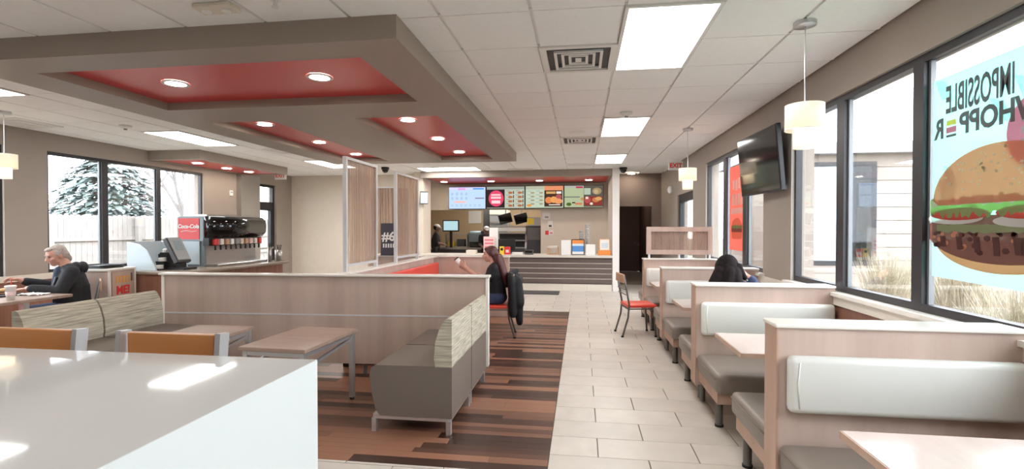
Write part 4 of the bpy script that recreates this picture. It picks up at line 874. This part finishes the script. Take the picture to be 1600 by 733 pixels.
# trash cabinet
tb = thing('trash_cabinet', 'wood laminate trash cabinet with orange and red lettering', 'cabinet', (-6.05, 5.68, 0), R(8))
MB().box(-.62, 0, .0, .43, .08, .955).build('body', 'laminate', tb); MB().bbox(-.64, .02, -.02, .44, .955, .985, .005, 1).build('top', 'ivory_cap', tb); MB().box(-.60, -.02, .02, .41, 0, .08).build('plinth', 'black', tb)
for x, y in ((0, 0), (-.62, 0), (0, .43)): MB().box(x - .012, x + .012, y - .012, y + .012, .08, .955).build('corner_trim', 'white_trim', tb)
d_ = MB().bbox(0.0, .014, .03, .41, .12, .93, .003, 1).build('door', 'laminate', tb); MB().box(.014, .02, .345, .37, .80, .91).build('handle', 'grey_metal', d_)
text('lettering', 'FEED', .115, frame((.0155, .21, .83), (0, 1, 0), (0, 0, 1)), 'orange_faint', d_, world=False, bold=.004); text('lettering', 'ME!', .15, frame((.0155, .21, .69), (0, 1, 0), (0, 0, 1)), 'red_sign', d_, world=False, bold=.006)
for k, (dz, a) in enumerate(((0, 4), (.022, -6))):
    t = thing('serving_tray', 'black serving tray on the trash cabinet, ' + ('lower' if k == 0 else 'upper'), 'tray', (-6.38, 5.86, .986 + dz), R(a), 'trays on the trash cabinet'); MB().bbox(-.20, .20, -.15, .15, 0, .006, .002, 1).build('base', 'black', t); slab_holes(-.21, .21, -.16, .16, .004, .02, [(-.19, .19, -.14, .14)]).build('rim', 'black', t, recalc=False)

# ================================================================ MAN'S TABLE
mt_ = thing('diner_table', 'brown table with drinks in front of the seated man', 'table', (-6.40, 4.60, 0))
tp = MB().bbox(-7.05, -5.78, 4.22, 4.98, .73, .762, .005, 1).build('table_top', 'table_brown', mt_, True)
for x in (-6.95, -5.95): MB().bar((x, 4.6, .03), (x, 4.6, .73), .06).build('column', 'alu', mt_, True); MB().box(x - .03, x + .03, 4.3, 4.9, 0, .03).build('base', 'alu', mt_, True)
def drink(x, y, lab, z=.762):
    t = thing('paper_cup', lab, 'cup', (x, y, z), 0, 'cups on the man\'s table'); sm(MB()).lathe([(0, 0), (.032, 0), (.044, .135), (.047, .137), (.047, .142), (.043, .142)], n=20).build('cup', 'white', t); sm(MB()).lathe([(.048, .138), (.048, .148), (.038, .154), (0, .154)], n=20).build('lid', 'paper', t); MB().cyl((0, 0, .15), (.012, .004, .22), .0045, n=8).build('straw', 'red_sign', t); sm(MB()).lathe([(.0385, .05), (.0418, .09), (.0422, .09), (.039, .05)], n=20).build('printed_band', 'pink_pale', t)
drink(-5.93, 4.46, 'white paper cup with red straw at the near edge of the table'); drink(-6.78, 4.86, 'white paper cup at the left picture edge')
t = thing('serving_tray', 'dark tray on the man\'s table', 'tray', (-6.45, 4.70, .763), R(5)); MB().bbox(-.20, .20, -.14, .14, 0, .006, .002, 1).build('base', 'navy_board', t); slab_holes(-.21, .21, -.15, .15, .004, .018, [(-.19, .19, -.13, .13)]).build('rim', 'navy_board', t, recalc=False)
t = thing('burger', 'half-eaten burger on the man\'s tray', 'food', (-6.47, 4.80, .770)); sm(MB()).ball((0, 0, .012), (.055, .055, .012)).build('heel', 'bun', t); sm(MB()).ball((0, 0, .026), (.056, .056, .010)).build('patty', 'dark_brown', t); sm(MB()).ball((0, 0, .042), (.055, .055, .025)).build('crown', 'bun', t)
def crumple(name, lab, loc, sx, sy, h, m, cat):
    mb = MB(); n = 8; vs = [((i / n - .5) * sx, (j / n - .5) * sy, .001 + h * random.random()) for j in range(n + 1) for i in range(n + 1)]
    mb.add(vs, [(j * (n + 1) + i, j * (n + 1) + i + 1, (j + 1) * (n + 1) + i + 1, (j + 1) * (n + 1) + i) for j in range(n) for i in range(n)]); o = mb.build(name, m); o.location = loc; o.rotation_euler = (0, 0, random.uniform(-.5, .5)); md = o.modifiers.new('s', 'SOLIDIFY'); md.thickness = .0008; return tag(o, lab, cat)
crumple('napkin', 'crumpled white napkin on the table before the man', (-6.12, 4.83, .763), .25, .16, .022, 'paper', 'napkin'); crumple('food_wrapper', 'pale food wrapper beside the burger', (-6.60, 4.70, .771), .14, .14, .05, 'pink_pale', 'wrapper')
c = cafe_chair('cafe_chair', 'metal chair under the seated man', 'vinyl_red', 'tan_wood'); c.location = (-6.14, 5.30, 0); c.rotation_euler = (0, 0, R(138))
rb2 = thing('red_bench', 'dark red bench seat under the left table', 'bench', (-7.2, 4.3, 0)); sm(MB()).bbox(-7.6, -6.1, 3.72, 4.14, .36, .46, .025, 2).build('seat', 'vinyl_red', rb2, True); MB().box(-7.55, -6.15, 3.76, 4.1, .05, .36).build('base', 'dark_brown', rb2, True)

# ================================================================ TV AND POSTERS
tv = thing('television', 'black wall television on the pier between the right windows', 'television', (2.0, 6.0, 1.9)); m_ = Matrix.Translation((2.00, 6.0, 2.25)) @ Matrix.Rotation(R(2), 4, 'Z') @ Matrix.Rotation(R(-5), 4, 'Y')
MB().bbox(-.025, .025, -.57, .57, -.345, .345, .006, 1, m=m_).build('case', 'black', tv, True); MB().box(-.028, -.025, -.555, .555, -.325, .335, m=m_).build('display', 'black_gloss', tv, True); MB().box(2.02, 2.12, 5.8, 6.15, 2.1, 2.4).build('wall_mount', 'dark_grey', tv, True)
MB().box(.0255, .028, -.57, .57, -.345, -.30, m=m_).build('rear_edge', 'grey_plastic', tv, True)
XG = XR + .058
pn = thing('burger_poster', 'translucent teal window poster with a large burger and mirrored lettering', 'poster', (XG, 2.95, 1.2))
def flat(name, poly, k, m, parent=pn): # polygon in (y, z); k = layer toward the room
    x = XG - .0012 * k; mb = MB(); mb.prism(poly, x - .0008, x, 'x'); return mb.build(name, m, parent, True)
flat('sheet', [(2.44, 1.19), (3.455, 1.22), (3.455, 2.43), (2.44, 2.43)], 0, 'teal_film')
for k in range(9):
    a = 2.5 + random.random() * .8; z = 1.3 + random.random() * 1.0; flat('pale_streak', [(a, z), (a + .10, z + .02), (a + .16, z + .16), (a + .07, z + .12)], 1, 'white_film')
bc, bw = 2.965, .47
def arc(cy, cz, ry, rz, a0, a1, n=20): return [(cy + ry * math.cos(R(a0 + (a1 - a0) * i / n)), cz + rz * math.sin(R(a0 + (a1 - a0) * i / n))) for i in range(n + 1)]
flat('heel_bun', arc(bc, 1.45, .46, .175, 180, 360) , 2, 'heel_film')
flat('patty', arc(bc, 1.50, .53, .175, 178, 362) + arc(bc, 1.53, .53, .06, 0, 180, 12), 3, 'patty_film')
for k in range(60):
    a = random.uniform(-.47, .47); zz = random.uniform(1.36 + .06 * abs(a) / .5, 1.50); q = random.uniform(.012, .028); flat('patty_crumb', [(bc + a + q * math.cos(i * 1.05 + k), zz + q * .7 * math.sin(i * 1.05 + k)) for i in range(6)], 4, random.choice(['char_film', 'heel_film', 'char_film']))
for k in range(7): a = bc - .42 + k * .13; flat('char_mark', [(a, 1.37 + abs(k - 3) * .012), (a + .04, 1.37 + abs(k - 3) * .012), (a + .055, 1.47), (a + .01, 1.47)], 5, 'char_film')
def wavy(cy, cz, ry, h, n, amp): 
    up = [(cy - ry + 2 * ry * i / n, cz + h / 2 + random.uniform(0, amp)) for i in range(n + 1)]; dn = [(cy + ry - 2 * ry * i / n, cz - h / 2 - random.uniform(0, amp)) for i in range(n + 1)]; return up + dn
flat('pickle', wavy(bc + .02, 1.515, .42, .03, 26, .012), 6, 'pickle_film')
flat('onion', arc(bc + .30, 1.575, .22, .035, 0, 360)[:-1], 7, 'onion_film'); flat('onion', arc(bc - .22, 1.555, .24, .035, 0, 360)[:-1], 7, 'onion_film')
flat('tomato', arc(bc + .26, 1.60, .23, .036, 0, 360)[:-1], 8, 'tomato_film'); flat('tomato', arc(bc - .2, 1.60, .2, .036, 0, 360)[:-1], 8, 'tomato_film')
flat('lettuce', wavy(bc, 1.642, .495, .05, 60, .045), 9, 'lettuce_film')
flat('lettuce', wavy(bc + .02, 1.67, .46, .02, 30, .02), 10, 'onion_film')
flat('crown_bun', arc(bc, 1.685, .465, .285, 0, 180, 26) + [(bc - .42, 1.655), (bc + .42, 1.655)], 11, 'bun_film')
for k in range(70):
    a = random.uniform(-.36, .36); zz = 1.74 + random.random() * (.21 * math.sqrt(max(0, 1 - (a / .42) ** 2))); q = random.uniform(0, PI)
    flat('seed', [(bc + a + .010 * math.cos(q + i * PI / 3) * (1 if i % 3 else 1.4), zz + .008 * math.sin(q + i * PI / 3)) for i in range(6)], 12, 'seed_film')
flat('pink_badge', arc(2.72, 2.00, .19, .19, 0, 360)[:-1], 3, 'pink_film')
XT = XG - .006
for k in range(3): flat('badge_lettering', [(2.62, 1.93 + k * .06), (2.82, 1.93 + k * .06), (2.82, 1.965 + k * .06), (2.62, 1.965 + k * .06)], 4, 'white_film')
# lettering reads properly from outside, mirrored from the room
text('lettering', 'IMPOSSIBLE', .225, frame((XT, 3.10, 2.275), (0, 1, 0), (0, 0, 1)), 'grey_film', pn, extrude=.0005, sx=.425, bold=.005)
text('lettering', 'WHOPP', .165, frame((XT, 2.965, 2.115), (0, 1, 0), (0, 0, 1)), 'grey_film', pn, extrude=.0005, sx=.89, bold=.006)
text('lettering', 'R', .165, frame((XT, 3.395, 2.115), (0, 1, 0), (0, 0, 1)), 'grey_film', pn, extrude=.0005, sx=.80, bold=.006)
flat('burger_mark', [(3.26, 2.06), (3.34, 2.06), (3.34, 2.075), (3.26, 2.075)], 3, 'grey_film'); flat('burger_mark', [(3.26, 2.085), (3.34, 2.085), (3.34, 2.12), (3.26, 2.12)], 3, 'pink_film'); flat('burger_mark', [(3.26, 2.13), (3.34, 2.13), (3.335, 2.16), (3.265, 2.16)], 3, 'yellow_film')
pf = thing('red_poster', 'narrow red window poster with burger picture beyond the television', 'poster', (XG, 7.45, 1.2))
flat('sheet', [(7.08, 1.2), (7.77, 1.2), (7.77, 2.40), (7.08, 2.40)], 0, 'red_film', pf)
for a, b, c, d in ((7.15, 7.25, 2.05, 2.2), (7.28, 7.36, 2.07, 2.22), (7.39, 7.50, 2.05, 2.2), (7.53, 7.62, 2.07, 2.2), (7.15, 7.24, 1.84, 2.0), (7.27, 7.38, 1.84, 2.0), (7.41, 7.50, 1.84, 2.0), (7.53, 7.66, 1.84, 2.0)): flat('lettering', [(a, c), (b, c), (b, d), (a, d)], 1, 'white_film', pf)
flat('price_strip', [(7.12, 1.72), (7.70, 1.72), (7.70, 1.80), (7.12, 1.80)], 1, 'white_film', pf)
flat('bun', arc(7.42, 1.52, .24, .14, 0, 180), 1, 'bun_film', pf); flat('patty', [(7.18, 1.46), (7.66, 1.46), (7.66, 1.52), (7.18, 1.52)], 2, 'patty_film', pf); flat('lettuce', wavy(7.42, 1.53, .25, .02, 16, .02), 3, 'lettuce_film', pf); flat('heel', [(7.2, 1.36), (7.64, 1.36), (7.66, 1.46), (7.18, 1.46)], 1, 'heel_film', pf)
# ================================================================ PEOPLE
def V(*a): return Vector(a)
class Body:
    """tapered capsules + ellipsoids fused by a voxel remesh into one continuous skin; faces coloured by the nearest primitive"""
    def __init__(s): s.p = []
    def cap(s, a, ra, b, rb, m): s.p.append(('c', V(*a), ra, V(*b), rb, m))
    def ell(s, c, r, m, rot=None): s.p.append(('e', V(*c), r, rot, m))
    def chain(s, pts, m):
        for (a, ra), (b, rb) in zip(pts, pts[1:]): s.cap(a, ra, b, rb, m)
    def hand(s, w, d, n, side, m, curl=.35, thumb=.5, sc=1.0):
        # w wrist, d pointing direction, n back-of-hand normal, side +1/-1 picks the thumb side
        w = V(*w); d = V(*d).normalized(); n = V(*n); n = (n - d * n.dot(d)).normalized(); t = d.cross(n) * side
        q = sc
        for k, (o, L) in enumerate(((.030, .070), (.010, .078), (-.010, .073), (-.029, .058))):
            kn = w + d * .085 * q + t * o * q - n * (.004 * abs(k - 1)) * q
            s.cap(w + t * o * .55 * q + d * .012 * q, .0135 * q, kn, .0115 * q, m)
            p = kn; a = curl * (1 + .12 * k)
            for j, (fr, r0, r1) in enumerate(((.45, .0098, .0088), (.32, .0088, .0080), (.23, .0080, .0068))):
                ang = a * (1 + .6 * j) if j == 0 else ang + a * 1.1
                dd = d * math.cos(ang) - n * math.sin(ang); e = p + dd * L * fr * q; s.cap(p, r0 * q, e, r1 * q, m); p = e
        b = w + d * .025 * q + t * .024 * q; e1 = b + (d * .6 + t * (.8 * thumb + .25) - n * .35).normalized() * .042 * q; e2 = e1 + (d * .85 + t * .25 - n * .35).normalized() * .032 * q
        s.cap(w + d * .01 * q, .014 * q, b, .0145 * q, m); s.cap(b, .0135 * q, e1, .0105 * q, m); s.cap(e1, .0105 * q, e2, .008 * q, m)
    def head(s, c, rot, m, k=1.0):
        c = V(*c); X = lambda x, y, z: c + rot @ (V(x, y, z) * k)
        s.ell(X(0, -.005, .02), (.074 * k, .094 * k, .092 * k), m, rot); s.ell(X(0, .025, -.035), (.058 * k, .066 * k, .075 * k), m, rot); s.ell(X(0, .055, -.085), (.032 * k, .030 * k, .026 * k), m, rot)
        s.cap(X(0, .085, .012), .009 * k, X(0, .108, -.022), .0145 * k, m); s.ell(X(-.014, .094, -.026), (.010 * k,) * 3, m); s.ell(X(.014, .094, -.026), (.010 * k,) * 3, m)
        s.cap(X(-.04, .072, .030), .012 * k, X(.04, .072, .030), .012 * k, m)
        for g in (-1, 1): s.ell(X(g * .044, .055, -.020), (.022 * k, .022 * k, .02 * k), m, rot); s.ell(X(g * .075, -.012, -.012), (.011 * k, .02 * k, .031 * k), m, rot)
        s.cap(X(-.018, .083, -.058), .0085 * k, X(.018, .083, -.058), .0085 * k, m); s.cap(X(-.014, .080, -.07), .009 * k, X(.014, .080, -.07), .009 * k, m)
        return X
    def build(s, name, parent, voxel=.008, smooth=4):
        mb = MB()
        for p in s.p:
            if p[0] == 'c': mb.capsule(p[1], p[2], p[3], p[4], 8)
            else: mb.ball(p[1], p[2], 10, p[3])
        o = mb.build(name, 'skin'); md = o.modifiers.new('r', 'REMESH'); md.mode = 'VOXEL'; md.voxel_size = voxel
        if smooth: ms = o.modifiers.new('s', 'SMOOTH'); ms.iterations = smooth; ms.factor = .5
        dg = bpy.context.evaluated_depsgraph_get(); me = bpy.data.meshes.new_from_object(o.evaluated_get(dg)); bpy.data.objects.remove(o); me.name = name
        mats = []
        for p in s.p:
            if p[-1] not in mats: mats.append(p[-1])
        me.materials.clear()
        for q in mats: me.materials.append(M[q])
        import numpy as np
        n = len(me.polygons); ce_ = np.zeros(n * 3); me.polygons.foreach_get('center', ce_); ce_ = ce_.reshape(-1, 3); best = np.full(n, 1e9); idx = np.zeros(n, int)
        for p in s.p:
            if p[0] == 'c':
                a = np.array(p[1]); b = np.array(p[3]); ab = b - a; t = np.clip(((ce_ - a) @ ab) / max(ab @ ab, 1e-9), 0, 1); dd = np.linalg.norm(ce_ - (a + t[:, None] * ab), axis=1) - (p[2] + (p[4] - p[2]) * t)
            else:
                r = np.array(p[2]); q = ce_ - np.array(p[1])
                if p[3]: q = q @ np.array(p[3])
                k = np.linalg.norm(q / r, axis=1); dd = (k - 1) * r.min()
            w = dd < best; best[w] = dd[w]; idx[w] = mats.index(p[-1])
        me.polygons.foreach_set('material_index', idx.astype('int32')); me.polygons.foreach_set('use_smooth', np.ones(n, bool)); me.update()
        return link(name, me, parent)
def face_bits(X, rot, parent, k=1.0):
    for g in (-1, 1):
        e_ = sm(MB()).ball(X(g * .031, .078, .012), (.011 * k, .008 * k, .006 * k), 6, rot).build('eye', 'black', parent)
        sm(MB()).tube([X(g * .017, .089, .031), X(g * .033, .088, .036), X(g * .048, .076, .031)], .0035 * k, 6).build('eyebrow', 'hair_grey' if parent['label'].find('grey hair') >= 0 else 'hair_dark', parent)
    sm(MB()).tube([X(-.022, .083, -.063), X(-.01, .090, -.0635), X(.01, .090, -.0635), X(.022, .083, -.063)], [.002, .004, .004, .002], 6).build('mouth', 'lips', parent)
def blob(parts, name, m, parent, voxel=.008, smooth=3):
    b = Body()
    for p in parts: b.p.append(p + (m,))
    return b.build(name, parent, voxel, smooth)

# ---- man with grey hair (local: faces +y, his right is +x)
man = thing('person', 'person with grey hair in a dark jacket eating at the left table', 'person', (-6.20, 5.33, 0), R(138))
J = 'jacket'; b = Body()
b.ell((0, -.02, .54), (.19, .16, .12), 'jeans')
for g in (-1, 1):
    b.chain([((g * .10, .02, .53), .092), ((g * .13, .40, .52), .068)], 'jeans'); b.chain([((g * .13, .40, .52), .064), ((g * .12, .36, .10), .045)], 'jeans'); b.chain([((g * .12, .33, .045), .042), ((g * .13, .50, .035), .034)], 'black')
b.cap((0, -.02, .58), .165, (0, .0, .80), .17, J); b.ell((0, .0, .86), (.215, .145, .20), J); b.ell((0, .03, .72), (.18, .17, .16), J); b.cap((-.13, .01, 1.0), .085, (.13, .01, 1.0), .085, J)
b.cap((0, .11, .80), .085, (0, .105, .99), .065, 'tshirt_blue')
b.cap((0, .03, 1.02), .062, (0, .085, 1.12), .056, 'skin')
b.cap((-.09, -.04, 1.05), .05, (.09, -.04, 1.05), .05, J); b.cap((-.09, -.04, 1.05), .045, (-.075, .07, 1.03), .035, J); b.cap((.09, -.04, 1.05), .045, (.075, .07, 1.03), .035, J)
# left arm (towards camera) rests on the table, right arm lifted
b.chain([((-.20, .0, .985), .082), ((-.275, .10, .77), .068), ((-.20, .34, .815), .050)], J); b.cap((-.20, .34, .815), .036, (-.165, .385, .815), .030, 'skin'); b.hand((-.165, .385, .815), (.35, .93, -.06), (.0, .1, 1), 1, 'skin', .25, .6, 1.08)
b.chain([((.20, .0, .985), .082), ((.28, .16, .79), .068), ((.20, .42, .87), .048)], J); b.cap((.20, .42, .87), .034, (.185, .47, .895), .030, 'skin'); b.hand((.185, .47, .895), (-.1, .92, .25), (.35, -.25, .9), -1, 'skin', .55, .5, 1.08)
hr = Euler((R(-22), 0, R(22))).to_matrix(); X = b.head((0, .14, 1.185), hr, 'skin', 1.04)
b.build('body', man, .0065, 3)
face_bits(X, hr, man, 1.04)
E_ = lambda c, r: ('e', c, r, hr)
blob([E_(X(0, -.03, .045), (.081, .090, .078)), E_(X(0, -.06, -.01), (.074, .062, .085)), E_(X(0, .03, .088), (.055, .05, .026)), E_(X(0, -.085, -.07), (.052, .04, .055)), E_(X(.068, -.01, .03), (.016, .04, .045)), E_(X(-.068, -.01, .03), (.016, .04, .045))], 'hair', 'hair_grey', man)
blob([('e', V(0, -.10, 1.03), (.11, .06, .075), None), ('c', V(-.10, -.03, 1.04), .04, V(.10, -.03, 1.04), .04), ('c', V(-.10, -.03, 1.05), .032, V(-.085, .07, .99), .028), ('c', V(.10, -.03, 1.05), .032, V(.085, .07, .99), .028)], 'hood', J, man)
sm(MB()).tube([(-.055, .165, .62), (-.07, .172, .80), (-.075, .140, .93)], .012).build('jacket_opening', 'dark_grey', man); sm(MB()).tube([(.055, .165, .62), (.07, .172, .80), (.075, .140, .93)], .012).build('jacket_opening', 'dark_grey', man)

# ---- woman with long red hair
wm = thing('person', 'person with long dark red hair holding a white cup', 'person', (-1.20, 6.95, 0), R(96)); K = 'black'; b = Body()
mat('black_shirt', (.014, .013, .015), .9); K = 'black_shirt'
b.ell((0, -.02, .54), (.18, .15, .11), 'jeans')
for g in (-1, 1):
    b.chain([((g * .09, .02, .53), .085), ((g * .10, .40, .52), .06)], 'jeans'); b.chain([((g * .10, .40, .52), .058), ((g * .10, .36, .10), .04)], 'jeans'); b.chain([((g * .10, .33, .04), .036), ((g * .10, .47, .03), .028)], 'white')
b.cap((0, -.02, .57), .14, (0, .0, .76), .135, K); b.ell((0, .015, .86), (.17, .12, .16), K); b.ell((0, .075, .84), (.13, .07, .07), K); b.cap((-.11, .01, .965), .065, (.11, .01, .965), .065, K)
b.cap((0, .02, .98), .047, (0, .05, 1.08), .045, 'skin')
b.chain([((-.165, .01, .955), .06), ((-.20, .14, .78), .048), ((-.17, .20, .80), .045)], K); b.chain([((-.17, .20, .80), .040), ((-.07, .42, .97), .028)], 'skin'); b.hand((-.07, .42, .97), (.25, .75, .6), (-.85, .35, .1), 1, 'skin', .5, .5, .95)
b.chain([((.165, .01, .955), .06), ((.20, .14, .78), .048), ((.17, .20, .80), .045)], K); b.chain([((.17, .20, .80), .040), ((.06, .43, .93), .028)], 'skin'); b.hand((.06, .43, .93), (-.25, .75, .6), (.85, .35, .1), -1, 'skin', .5, .5, .95)
hr = Euler((R(-4), 0, R(4))).to_matrix(); X = b.head((0, .075, 1.145), hr, 'skin', .96); b.build('body', wm, .007, 3); face_bits(X, hr, wm, .96)
E_ = lambda c, r: ('e', c, r, hr)
blob([E_(X(0, -.025, .04), (.085, .098, .085)), E_(X(0, .04, .085), (.06, .04, .025)), E_(X(0, -.075, -.03), (.080, .055, .10)), E_(X(.070, -.01, .02), (.022, .045, .06)), E_(X(-.070, -.02, .02), (.022, .04, .06)),
      ('c', V(-.05, -.03, 1.10), .055, V(-.07, -.125, .86), .055), ('c', V(.05, -.03, 1.10), .055, V(.07, -.125, .86), .055), ('c', V(0, -.05, 1.10), .06, V(0, -.135, .82), .06), ('c', V(-.07, -.125, .86), .052, V(-.06, -.15, .72), .025), ('c', V(.06, -.125, .86), .052, V(.05, -.15, .70), .025), ('c', V(0, -.135, .84), .055, V(0, -.16, .70), .03)], 'hair', 'hair_red', wm)
cw = Matrix.Translation(wm.location) @ Matrix.Rotation(R(96), 4, 'Z') @ V(-.005, .515, 1.035)
cp = thing('paper_cup', 'white paper cup with dark lid in the red-haired person\'s hands', 'cup', cw); q = Matrix.Rotation(R(-38), 4, 'Y')
c_ = sm(MB()).lathe([(0, -.06), (.028, -.06), (.037, .055), (.035, .055)], n=18); c_.v = [q @ p for p in c_.v]; c_.build('cup', 'white', cp)
c_ = sm(MB()).lathe([(.039, .05), (.039, .062), (.030, .070), (0, .070)], n=18); c_.v = [q @ p for p in c_.v]; c_.build('lid', 'dark_grey', cp)
wc = cafe_chair('cafe_chair', 'metal chair with a black coat under the red-haired person', 'vinyl_red', 'tan_wood'); wc.location = (-1.19, 6.95, 0); wc.rotation_euler = (0, 0, R(96))
ct = thing('draped_coat', 'black padded coat draped over the red-haired person\'s chair', 'coat', (-1.19, 6.95, 0), R(96))
b = Body()
for x in (-.18, -.09, 0, .09, .18): b.cap((x, -.33, .78), .085, (x * 1.05, -.36 + random.uniform(-.02, .02), .48), .080, 'puffer'); b.cap((x * .95, -.30, .60), .06, (x, -.34, .40), .06, 'puffer')
for x in (-.17, -.08, .01, .1): b.cap((x, -.36, .48), .078, (x - .01, -.385, .17 + random.uniform(0, .08)), .045, 'puffer')
b.cap((-.20, -.26, .86), .045, (.20, -.26, .86), .045, 'puffer'); b.cap((-.24, -.27, .82), .055, (-.26, -.30, .34), .050, 'puffer'); b.cap((.24, -.28, .82), .055, (.25, -.30, .42), .050, 'puffer')
b.cap((-.2, -.36, .80), .05, (.2, -.38, .78), .05, 'puffer'); b.cap((-.1, -.25, .88), .03, (.1, -.33, .9), .04, 'puffer')
b.ell((0, -.33, .60), (.25, .085, .27), 'puffer'); b.p = [((q[0], q[1] + V(0, .05, 0), q[2], q[3] + V(0, .05, 0)) + q[4:]) if q[0] == 'c' else (q[0], q[1] + V(0, .05, 0)) + q[2:] for q in b.p]
b.build('coat', ct, .010, 2)

# ---- dark-haired person in the second booth, seen from behind (faces +y)
w2 = thing('person', 'person with long dark hair seen from behind in the right booths', 'person', (1.40, 5.02, 0), R(-6)); K = 'navy_fuzzy'; b = Body()
b.ell((0, 0, .54), (.18, .15, .10), 'black')
for g in (-1, 1): b.chain([((g * .09, .02, .53), .085), ((g * .11, .40, .50), .06)], 'black'); b.chain([((g * .11, .40, .50), .058), ((g * .11, .38, .09), .04)], 'black'); b.chain([((g * .11, .36, .04), .038), ((g * .11, .48, .03), .03)], 'dark_grey')
b.cap((0, 0, .57), .14, (0, .03, .78), .14, K); b.ell((0, .03, .86), (.18, .13, .16), K); b.cap((-.13, .03, .94), .07, (.13, .03, .94), .075, K)
b.cap((0, .05, .96), .048, (0, .07, 1.06), .046, 'skin')
b.chain([((.19, .03, .92), .068), ((.27, .14, .93), .055), ((.225, .10, 1.01), .05)], K); b.cap((.225, .10, 1.01), .032, (.19, .10, 1.045), .028, 'skin'); b.hand((.19, .10, 1.045), (-.6, .05, .75), (.6, -.4, .5), 1, 'skin', .45, .5, .92)
b.chain([((-.19, .03, .92), .066), ((-.24, .18, .74), .052), ((-.12, .36, .78), .042)], K); b.cap((-.12, .36, .78), .032, (-.10, .39, .78), .028, 'skin'); b.hand((-.10, .39, .78), (.3, .95, 0), (0, 0, 1), 1, 'skin', .3, .5, .92)
hr = Euler((R(-14), R(6), R(-12))).to_matrix(); X = b.head((.0, .09, 1.125), hr, 'skin', .96); b.build('body', w2, .008, 3); face_bits(X, hr, w2, .96)
E_ = lambda c, r: ('e', c, r, hr)
blob([E_(X(0, -.025, .035), (.100, .108, .100)), E_(X(0, -.07, -.02), (.105, .07, .11)), E_(X(.080, -.01, .0), (.030, .055, .08)), E_(X(-.085, -.01, .0), (.030, .055, .08)),
      ('c', V(-.07, .0, 1.09), .065, V(-.17, -.06, .90), .062), ('c', V(.05, .0, 1.09), .065, V(.08, -.08, .88), .06), ('c', V(0, -.02, 1.09), .07, V(-.04, -.10, .84), .065), ('c', V(-.17, -.06, .90), .06, V(-.19, -.08, .76), .03), ('c', V(-.08, -.09, .92), .06, V(-.10, -.11, .74), .03), ('c', V(-.04, -.10, .84), .055, V(-.03, -.11, .72), .03), ('c', V(.08, -.08, .88), .055, V(.09, -.09, .75), .03),
      ('c', V(.09, .02, 1.15), .035, V(.15, .03, 1.04), .025)], 'hair', 'hair_dark', w2)
ph = thing('phone', 'light phone held by the dark-haired person in the booth', 'phone', (1.57, 5.12, 1.06), R(-30)); MB().bbox(-.005, .005, -.035, .035, -.07, .07, .004, 1, m=Matrix.Rotation(R(-40), 4, 'Y')).build('case', 'light_blue', ph); MB().box(-.007, -.005, -.03, .03, -.062, .062, m=Matrix.Rotation(R(-40), 4, 'Y')).build('screen', 'black_gloss', ph)
# ---- kitchen staff
def staff(lab, loc, rz, H):
    t = thing('person', lab, 'person', loc, rz); b = Body(); K = 'black_shirt'; k = H / 1.7
    S = lambda x, y, z: (x * k, y * k, z * k)
    for g in (-1, 1):
        b.chain([(S(g * .09, 0, .90), .085), (S(g * .10, .01, .48), .06), (S(g * .10, -.01, .09), .042)], 'black'); b.chain([(S(g * .10, -.03, .04), .04), (S(g * .11, .12, .035), .032)], 'black')
        b.chain([(S(g * .19, 0, 1.38), .062), (S(g * .24, .03, 1.12), .048)], K); b.chain([(S(g * .24, .03, 1.12), .042), (S(g * .19, .24, 1.06), .03)], 'skin_dark'); b.hand(S(g * .19, .24, 1.06), (-g * .2, .95, -.1), (g * .3, 0, 1), -g, 'skin_dark', .45)
    b.ell(S(0, 0, .93), (.16, .12, .12), 'black'); b.cap(S(0, 0, .98), .135, S(0, 0, 1.2), .14, K); b.ell(S(0, .01, 1.27), (.18, .12, .15), K); b.cap(S(-.13, 0, 1.39), .06, S(.13, 0, 1.39), .06, K); b.cap(S(0, 0, 1.42), .05, S(0, .02, 1.52), .048, 'skin_dark')
    hr = Euler((R(-18), 0, 0)).to_matrix(); X = b.head(S(0, .04, 1.585), hr, 'skin_dark', 1.0); b.build('body', t, .010, 2); face_bits(X, hr, t)
    E_ = lambda c, r: ('e', c, r, hr)
    blob([E_(X(0, -.03, .01), (.079, .088, .085))], 'hair', 'hair_dark', t, .01); blob([E_(X(0, -.01, .065), (.086, .10, .06)), E_(X(0, .10, .045), (.06, .05, .010))], 'cap', 'white', t, .008)
staff('kitchen worker in white cap and black shirt at the left of the opening', (-4.42, 14.85, 0), R(-70), 1.62); staff('kitchen worker half hidden behind the pink card display', (-2.86, 14.95, 0), R(200), 1.55)
